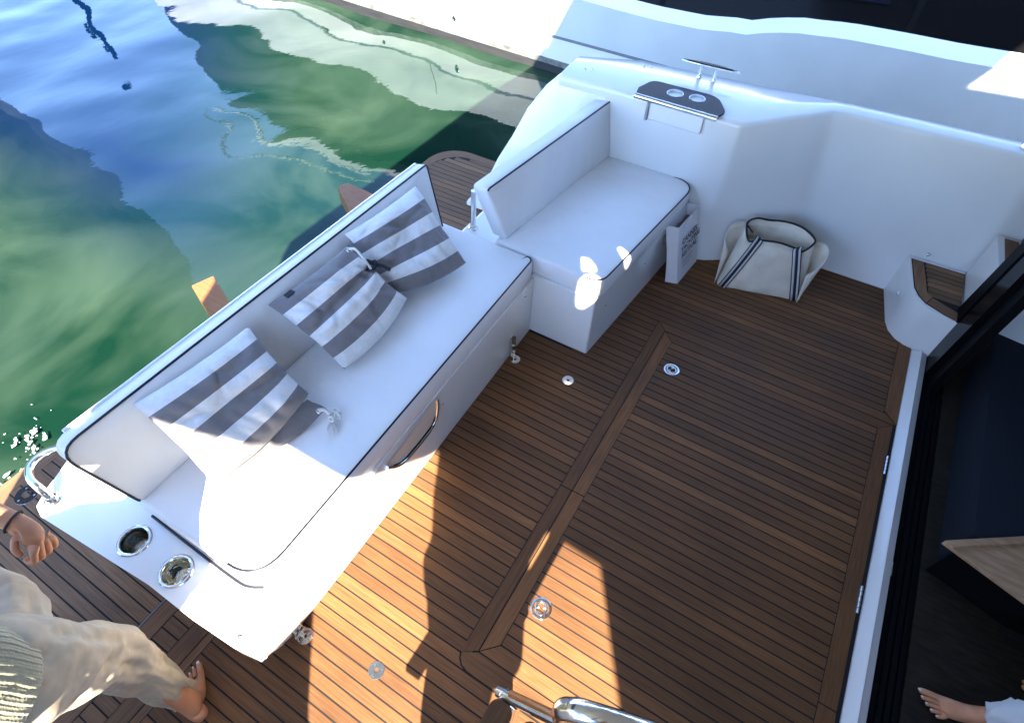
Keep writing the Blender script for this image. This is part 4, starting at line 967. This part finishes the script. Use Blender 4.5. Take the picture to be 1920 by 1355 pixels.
# ------------------------------------------------------------ people
def skin_obj(name, verts, edges, m, parent, sub=2, root=0):
    me = bpy.data.meshes.new(name); me.from_pydata([v[0] for v in verts], edges, []); o = link(name, me, None, parent)
    o.modifiers.new('skin', 'SKIN'); me.skin_vertices[0].data
    for i, v in enumerate(verts):
        r = v[1]; sv = me.skin_vertices[0].data[i]; sv.radius = r if hasattr(r, '__len__') else (r, r); sv.use_root = (i == root)
    s = o.modifiers.new('sub', 'SUBSURF'); s.levels = sub; s.render_levels = sub
    dg = bpy.context.evaluated_depsgraph_get(); dg.update(); me2 = bpy.data.meshes.new_from_object(o.evaluated_get(dg))
    o.modifiers.clear(); old = o.data; o.data = me2; bpy.data.meshes.remove(old); smooth(me2); me2.materials.clear(); me2.materials.append(m); return o
def foot_chain(V, E, ankle_i, heel, dirv, side, s=1.0):
    """adds a foot to the skin graph: heel point on the floor, dirv forward, side +1 = big toe to the left of forward"""
    f = Vector(dirv).normalized(); l = Vector((-f.y, f.x, 0)) * side; h = Vector(heel)
    def add(p, r, to): V.append((tuple(p), r)); E.append((to, len(V) - 1)); return len(V) - 1
    a = add(h + f * .025 * s + Vector((0, 0, .034)), .033 * s, ankle_i)
    m1 = add(h + f * .10 * s + l * .004 + Vector((0, 0, .045)), .033 * s, ankle_i)
    m2 = add(h + f * .155 * s + l * .008 + Vector((0, 0, .028)), (.036 * s, .024 * s), m1)
    for k, (o_, le, r) in enumerate(((.030, .062, .0125), (.011, .064, .0088), (-.004, .058, .0082), (-.018, .050, .0078), (-.030, .040, .0075))):
        b = add(h + f * (.178 - k * .004) * s + l * (o_ * 1.0) * s + Vector((0, 0, .020)), r * 1.15 * s, m2)
        c = add(h + f * (.178 + le * .55 - k * .006) * s + l * (o_ * 1.12) * s + Vector((0, 0, .019)), r * .95 * s, b)
        add(h + f * (.178 + le - k * .008) * s + l * (o_ * 1.15) * s + Vector((0, 0, .011)), r * .92 * s, c)
    return [h + f * (.178 + le - k * .008) * s + l * (o_ * 1.15) * s + Vector((0, 0, .0215)) for k, (o_, le) in enumerate(((.030, .062), (.011, .064), (-.004, .058), (-.018, .050), (-.030, .040)))], f, l
def nails(tips, f, l, parent):
    for k, t in enumerate(tips):
        w = .0075 if k == 0 else .0045; bm = bmesh.new(); vs = []
        for i in range(8):
            a = i * pi / 4; vs.append(bm.verts.new(t + f * cos(a) * w + l * sin(a) * w * .8 + Vector((0, 0, .0005 - .002 * max(0, cos(a))))))
        bm.faces.new(vs); frombm('toenail', bm, NAILM, parent)
def hand_chain(V, E, wrist_i, w, d, up_, s=1.0, curl=1.2, thumb=1):
    d = Vector(d).normalized(); up_ = (Vector(up_) - d * Vector(up_).dot(d)).normalized(); sdv = d.cross(up_) * thumb; w = Vector(w)
    def add(p, r, to): V.append((tuple(p), r)); E.append((to, len(V) - 1)); return len(V) - 1
    pm = add(w + d * .05 * s, (.030 * s, .016 * s), wrist_i)
    for k, (o_, le) in enumerate(((.030, .075), (.010, .083), (-.010, .078), (-.028, .062))):
        b = add(w + d * .088 * s + sdv * o_ * s, .0105 * s, pm); c0 = w + d * .088 * s + sdv * o_ * s; ang = .25; p = c0; prev = b
        for j, fr in enumerate((.42, .32, .26)):
            ang += curl * (.5 if j == 0 else .75); p = p + (d * cos(ang) - up_ * sin(ang)) * le * fr * s; prev = add(p, (.0092 - .0008 * j) * s, prev)
    t1 = add(w + d * .025 * s + sdv * .030 * s - up_ * .006 * s, .012 * s, pm)
    t2 = add(w + d * .050 * s + sdv * .044 * s - up_ * .020 * s, .0105 * s, t1); add(w + d * .074 * s + sdv * .038 * s - up_ * .032 * s, .0092 * s, t2)
def loft(name, st, m, parent, n=28, wr=None, uv=False, close=False):
    """stations (centre, rx, ry, axis_x, axis_y) swept into cloth"""
    bm = bmesh.new(); uvl = bm.loops.layers.uv.new('UVMap'); rg = []
    for k, (c, rx, ry, ax_, ay_) in enumerate(st):
        r_ = []
        for i in range(n):
            a = 2 * pi * i / n; w = wr(k, a) if wr else 0
            r_.append(bm.verts.new(Vector(c) + Vector(ax_) * cos(a) * (rx + w) + Vector(ay_) * sin(a) * (ry + w)))
        rg.append(r_)
    for k, (a, b) in enumerate(zip(rg, rg[1:])):
        for i in range(n):
            f = bm.faces.new((a[i], a[(i + 1) % n], b[(i + 1) % n], b[i]))
            for l, (u, v) in zip(f.loops, ((i, k), (i + 1, k), (i + 1, k + 1), (i, k + 1))): l[uvl].uv = (u / n, v / len(st))
    if close: bm.faces.new(rg[-1])
    o = frombm(name, bm, m, parent, sm=True); return o
def limb(name, pts, radii, m, parent, n=32, k=10, amp=.012, seed=0, fx=1.0, knee=None):
    P_ = spline(pts, k); Rr = spline([(r, 0, 0) for r in radii], k); st = []
    up = None; N_ = len(P_)
    for i, p in enumerate(P_):
        t = (P_[min(i + 1, N_ - 1)] - P_[max(i - 1, 0)]).normalized()
        if up is None: up = t.orthogonal().normalized()
        up = (up - t * up.dot(t)).normalized(); st.append((p, Rr[i].x, Rr[i].x * fx, up, t.cross(up)))
    def wr(kk, a):
        s = kk / N_ * 6
        return amp * (mnoise.noise(Vector((cos(a) * 1.3 + seed, sin(a) * 1.3, s * 1.2))) * 1.2 + abs(mnoise.noise(Vector((cos(a) * 2.6 + seed, sin(a) * 2.6, s * .9 + cos(a) * .6)))) * -1.8 + abs(mnoise.noise(Vector((cos(a) * 1.2 + s * 1.4, sin(a) * 1.2 + seed, s * 2.6)))) * -.7)
    o = loft(name, st, m, parent, n, wr); return o

man = empty('person', (-1.2, -.35, 0)); tag(man, 'barefoot person in beige trousers and ribbed knit jumper stepping aft beside the long sofa', 'person')
V = [((-1.13, -.48, .93), .13), ((-1.14, -.37, .86), .095), ((-1.220, -.29, .50), .045), ((-1.115, -.290, .12), .034), ((-1.195, -.28, .29), .040)]; E = [(0, 1), (1, 2), (2, 4), (4, 3)]
tips, f_, l_ = foot_chain(V, E, 3, (-1.040, -.305, 0), (-.98, .40, 0), -1, .93)
V += [((-1.18, -.62, .87), .095), ((-1.62, -.50, .62), .062), ((-1.78, -.56, .18), .038)]; i = len(V) - 3; E += [(0, i), (i, i + 1), (i + 1, i + 2)]
t2, f2_, l2_ = foot_chain(V, E, len(V) - 1, (-1.74, -.56, .01), (-1, .05, 0), 1, .93)
V += [((-1.13, -.50, 1.15), (.15, .11)), ((-1.14, -.51, 1.38), (.16, .10)), ((-1.15, -.51, 1.50), .055), ((-1.19, -.51, 1.60), (.075, .085)), ((-1.19, -.51, 1.70), (.07, .08))]
i = len(V) - 5; E += [(0, i), (i, i + 1), (i + 1, i + 2), (i + 2, i + 3), (i + 3, i + 4)]; chest = i + 1
V += [((-1.17, -.34, 1.38), .05), ((-1.42, -.26, 1.12), .040), ((-1.565, -.165, .97), .032), ((-1.50, -.150, .925), .026)]; i = len(V) - 4; E += [(chest, i), (i, i + 1), (i + 1, i + 2), (i + 2, i + 3)]
V[-3] = ((-1.62, -.24, 1.13), .042); V[-2] = ((-1.60, -.180, .985), .036); V[-1] = ((-1.475, -.142, .905), .027)
hand_chain(V, E, len(V) - 1, V[-1][0], (.62, -.05, -.45), (.55, .45, .6), 1.0, 1.35, 1)
V += [((-1.17, -.68, 1.38), .05), ((-1.22, -.74, 1.10), .04), ((-1.3, -.74, .86), .028)]; i = len(V) - 3; E += [(chest, i), (i, i + 1), (i + 1, i + 2)]
hand_chain(V, E, len(V) - 1, V[-1][0], (-.3, 0, -1), (1, 0, 0), 1.0, .5, 1)
skin_obj('body', V, E, SKIN, man, 2)
nails(tips, f_, l_, man)
CH = limb('trouser_leg', [(-1.12, -.42, .98), (-1.13, -.36, .88), (-1.185, -.315, .68), (-1.225, -.285, .48), (-1.195, -.278, .28), (-1.150, -.278, .115)], [.15, .14, .112, .096, .080, .060], CHINO, man, 48, 14, .019, 1.3)
md = CH.modifiers.new('s', 'SOLIDIFY'); md.thickness = .003; subsurf(CH, 1)
CH = limb('trouser_leg', [(-1.12, -.46, .98), (-1.20, -.42, .88), (-1.42, -.34, .74), (-1.70, -.42, .63), (-1.75, -.50, .38), (-1.76, -.55, .16)], [.15, .135, .118, .095, .075, .06], CHINO, man, 48, 14, .022, 4.7)
md = CH.modifiers.new('s', 'SOLIDIFY'); md.thickness = .003; subsurf(CH, 1)
def ell(c, rx, ry): return (c, rx, ry, (1, 0, 0), (0, 1, 0))
stn = [ell((-1.10, -.43, .965), .140, .150), ell((-1.10, -.435, .985), .150, .160), ell((-1.10, -.44, 1.01), .148, .162), ell((-1.11, -.45, 1.06), .152, .17), ell((-1.12, -.47, 1.12), .145, .175), ell((-1.13, -.50, 1.3), .135, .19), ell((-1.14, -.51, 1.42), .11, .20), ell((-1.15, -.51, 1.49), .065, .08)]
def kw(k, a): return .0011 * sin(a * 60) + .008 * mnoise.noise(Vector((cos(a) * 2, sin(a) * 2, k * .7)))
kn = loft('knit_jumper', stn, KNIT, man, 240, kw); md = kn.modifiers.new('s', 'SOLIDIFY'); md.thickness = .006
CHh = limb('sleeve', [(-1.17, -.36, 1.40), (-1.35, -.29, 1.30), (-1.60, -.24, 1.15), (-1.625, -.225, 1.09)], [.075, .065, .058, .056], KNIT, man, 30, 8, .008, 2)
CHh = limb('sleeve', [(-1.17, -.66, 1.40), (-1.20, -.72, 1.25), (-1.24, -.745, 1.05)], [.075, .065, .056], KNIT, man, 30, 8, .008, 2)
# wrist cord and bangle
def band(c, d, r, th, m, par, name):
    d = Vector(d).normalized(); a = d.orthogonal().normalized(); b = d.cross(a); tube(name, [Vector(c) + (a * cos(t) + b * sin(t)) * r for t in [i * 2 * pi / 24 for i in range(24)]], th, m, par, 8, True)
band((-1.487, -.146, .913), (.62, .19, -.4), .0315, .0035, BLKTAPE, man, 'wrist_cord')
band((-1.585, -.172, .978), (.62, .19, -.4), .040, .004, mat('gold', (.85, .5, .15), .2, 1), man, 'bangle')
bm = bmesh.new(); bmesh.ops.create_uvsphere(bm, u_segments=16, v_segments=10, radius=.095)
for v in bm.verts: v.co = Vector((v.co.x * 1.0, v.co.y * .9, v.co.z * .9)) + Vector((-1.17, -.51, 1.70)); 
frombm('hair', bm, mat('brown_hair', (.05, .03, .02), .6), man, sm=True)

cp = empty('person', (1.35, 1.15, 0)); tag(cp, 'bare feet and white linen trouser hem of a person standing on the dark cabin floor', 'person')
V = [((1.60, 1.10, .95), .13), ((1.52, 1.08, .86), .09), ((1.42, 1.12, .48), .055), ((1.36, 1.145, .12), .036)]; E = [(0, 1), (1, 2), (2, 3)]
ta, fa, la = foot_chain(V, E, 3, (1.385, 1.145, -.012), (-1, -.14, 0), -1, 1.0)
V += [((1.68, 1.35, .86), .09), ((1.70, 1.42, .48), .055), ((1.70, 1.42, .12), .036)]; i = len(V) - 3; E += [(0, i), (i, i + 1), (i + 1, i + 2)]
tb_, fb, lb = foot_chain(V, E, len(V) - 1, (1.705, 1.445, -.012), (-1, -.22, 0), 1, 1.0)
V += [((1.62, 1.2, 1.25), (.15, .11)), ((1.64, 1.22, 1.42), (.16, .10)), ((1.64, 1.22, 1.52), .055), ((1.62, 1.22, 1.63), .08), ((1.62, 1.22, 1.72), .07)]
i = len(V) - 5; E += [(0, i), (i, i + 1), (i + 1, i + 2), (i + 2, i + 3), (i + 3, i + 4)]; ch = i + 1
for sy in (-1, 1):
    V += [((1.64, 1.22 + sy * .19, 1.42), .045), ((1.66, 1.22 + sy * .24, 1.15), .036), ((1.62, 1.22 + sy * .24, .92), .026)]; i = len(V) - 3; E += [(ch, i), (i, i + 1), (i + 1, i + 2)]
    hand_chain(V, E, len(V) - 1, V[-1][0], (-.1, 0, -1), (1, 0, 0), 1.0, .5, sy)
skin_obj('body', V, E, SKIN, cp, 2); nails(ta, fa, la, cp)
for pts in ([(1.60, 1.12, 1.0), (1.54, 1.09, .86), (1.45, 1.11, .55), (1.385, 1.125, .25), (1.345, 1.135, .11)], [(1.62, 1.22, 1.0), (1.69, 1.32, .86), (1.73, 1.42, .5), (1.72, 1.44, .25), (1.72, 1.44, .12)]):
    c_ = limb('trouser_leg', pts, [.14, .125, .10, .080, .072], LINEN, cp, 36, 10, .018, pts[1][0] * 7); md = c_.modifiers.new('s', 'SOLIDIFY'); md.thickness = .003
st_ = [ell((1.62, 1.18, .95), .15, .18), ell((1.63, 1.2, 1.2), .14, .18), ell((1.64, 1.22, 1.42), .12, .2), ell((1.64, 1.22, 1.5), .07, .08)]
loft('shirt', st_, LINEN, cp, 40)

pg = empty('person', (.15, -.5, .5)); tag(pg, 'person standing on the stairway, whose shadow falls across the sunlit teak', 'person')
V = [((.14, -.50, 1.42), (.14, .11)), ((.06, -.50, 1.32), .095), ((.05, -.46, .92), .062), ((.04, -.50, .62), .04)]; E = [(0, 1), (1, 2), (2, 3)]
foot_chain(V, E, 3, (.04, -.54, .555), (0, 1, 0), 1, .95)
V += [((.20, -.52, 1.32), .095), ((.16, -.44, .95), .062), ((.14, -.50, .64), .04)]; i = len(V) - 3; E += [(0, i), (i, i + 1), (i + 1, i + 2)]
foot_chain(V, E, len(V) - 1, (.14, -.54, .555), (0, 1, 0), -1, .95)
V += [((.17, -.50, 1.65), (.16, .12)), ((.18, -.48, 1.95), (.18, .12)), ((.17, -.45, 2.10), .06), ((.15, -.40, 2.22), .085), ((.15, -.38, 2.33), .085)]
i = len(V) - 5; E += [(0, i), (i, i + 1), (i + 1, i + 2), (i + 2, i + 3), (i + 3, i + 4)]; ch = i + 1
for sx, hx in ((-1, -.09), (1, .10)):
    V += [((.18 + sx * .20, -.46, 1.97), .05), ((.20 + sx * .30, -.34, 1.74), .04), ((hx + .02 * sx, -.16, 2.14), .028)]; i = len(V) - 3; E += [(ch, i), (i, i + 1), (i + 1, i + 2)]
    hand_chain(V, E, len(V) - 1, V[-1][0], (-sx * .3, .5, 1), (0, 1, 0), .9, 1.0, sx)
skin_obj('body', V, E, SKIN, pg, 2)
for pts in ([(.12, -.50, 1.45), (.07, -.5, 1.30), (.05, -.47, .95), (.04, -.50, .68)], [(.16, -.50, 1.45), (.19, -.51, 1.30), (.16, -.45, .95), (.14, -.50, .68)]):
    limb('trouser_leg', pts, [.15, .12, .085, .07], LINEN, pg, 32, 8, .012, pts[1][0] * 9)
loft('shirt', [ell((.20, -.5, 1.08), .19, .15), ell((.20, -.5, 1.3), .215, .15), ell((.21, -.5, 1.6), .25, .14), ell((.21, -.49, 1.9), .24, .13), ell((.18, -.48, 2.0), .17, .11), ell((.17, -.46, 2.08), .07, .07)], LINEN, pg, 40)
slatt(-.0, .18, .555)

# yacht moored astern, mirrored in the water
ya = empty('moored_yacht', (-12, 0, -.6)); tag(ya, 'tall grey yacht moored astern, seen as a dark reflection in the water', 'yacht')
def bowY(z): return 3.35 + .25 * (z + .6) - .004 * z * z + (.15 if z > 2.4 else 0)
def bowsheet(name, z0, z1, m, n=8, dx=0):
    bm = bmesh.new(); cols = []
    for k in range(n + 1):
        z = z0 + (z1 - z0) * k / n; r_ = []
        for j in range(13):
            t = j / 12; y = bowY(z) - 12 * t ** 1.6; x = -12.0 + dx + 1.1 * (1 - (1 - t) ** 3) * .9 - .3 + .12 * z * (1 - t)
            r_.append(bm.verts.new((x, y, z)))
        cols.append(r_)
    for a, b in zip(cols, cols[1:]):
        for j in range(12): bm.faces.new((a[j], a[j + 1], b[j + 1], b[j]))
    for a, b in zip(cols, cols[1:]):     # far side of the bow
        p0, p1 = a[0].co, b[0].co; c0 = bm.verts.new((-16.5, p0.y - 9, p0.z)); c1 = bm.verts.new((-16.5, p1.y - 9, p1.z)); bm.faces.new((a[0], b[0], c1, c0))
    return frombm(name, bm, m, ya, sm=False)
GREYH = mat('grey_hull_paint', (.13, .135, .11), .3, spec=.3); tint(GREYH, 1.3, (.07, .075, .06), (.17, .17, .14), .4, .6, (1, 1, .25))
bowsheet('hull', -1.2, 3.4, GREYH); bowsheet('bulwark_band', 3.4, 4.2, mat('olive_band', (.09, .095, .08), .5), 2, .02); bowsheet('dark_superstructure', 4.2, 9.5, BLACKG, 6, -.1)
# foam where cooling water leaves the hull
fo = bmesh.new(); cellf = .0055; fv = {}
def fvert(i, j):
    if (i, j) not in fv:
        x = -3.72 + i * cellf; y = -.32 + j * cellf; fv[(i, j)] = fo.verts.new((x + .002 * mnoise.noise(Vector((x * 90, y * 90, 0))), y + .002 * mnoise.noise(Vector((y * 90, x * 90, 5))), -.582 + .012 * mnoise.noise(Vector((x * 6, y * 6, 2)))))
    return fv[(i, j)]
for i in range(110):
    for j in range(120):
        x = -3.72 + i * cellf; y = -.32 + j * cellf; d = sqrt(((x + 3.44) / .30) ** 2 + ((y - .03) / .33) ** 2)
        q = mnoise.noise(Vector((x * 16 + y * 6, y * 22, 1))) * .6 + mnoise.noise(Vector((x * 45, y * 60, 4))) * .5 + mnoise.noise(Vector((x * 5, y * 5, 8))) * .5
        if q > .10 + .62 * d: fo.faces.new((fvert(i, j), fvert(i + 1, j), fvert(i + 1, j + 1), fvert(i, j + 1)))
FOAM = mat('foam', (.42, .50, .46), .7); tag(frombm('foam', fo, FOAM), kind='stuff')

# rails of the neighbour's flybridge and a mooring pole, both mirrored in the water
tube('flybridge_rail', spline([Vector((-8.6, 8, 3.45)), Vector((-10.1, 8, 3.18)), Vector((-12.6, 8, 2.92)), Vector((-13.5, 8, 3.15)), Vector((-13.75, 8, 3.5)), Vector((-13.4, 8, 3.84)), Vector((-11.5, 8, 3.80)), Vector((-9.3, 8, 3.82)), Vector((-8.4, 8, 3.9))], 6), .045, HULLW, ny, 8)
mp_ = tube('mooring_pole', spline([Vector((-15.2, 7, -1)), Vector((-15.06, 7, .9)), Vector((-15.0, 7, 1.7)), Vector((-14.75, 7, 2.2))], 6), .055, TRACK, None, 10)
tag(mp_, 'thin dark mooring pole with a ring, mirrored at the upper left of the water', 'mooring pole')
tube('pole_ring', [Vector((-15.12 + .16 * cos(t), 7, 1.66 + .13 * sin(t))) for t in [i * pi / 12 for i in range(24)]], .04, TRACK, mp_, 8, True)
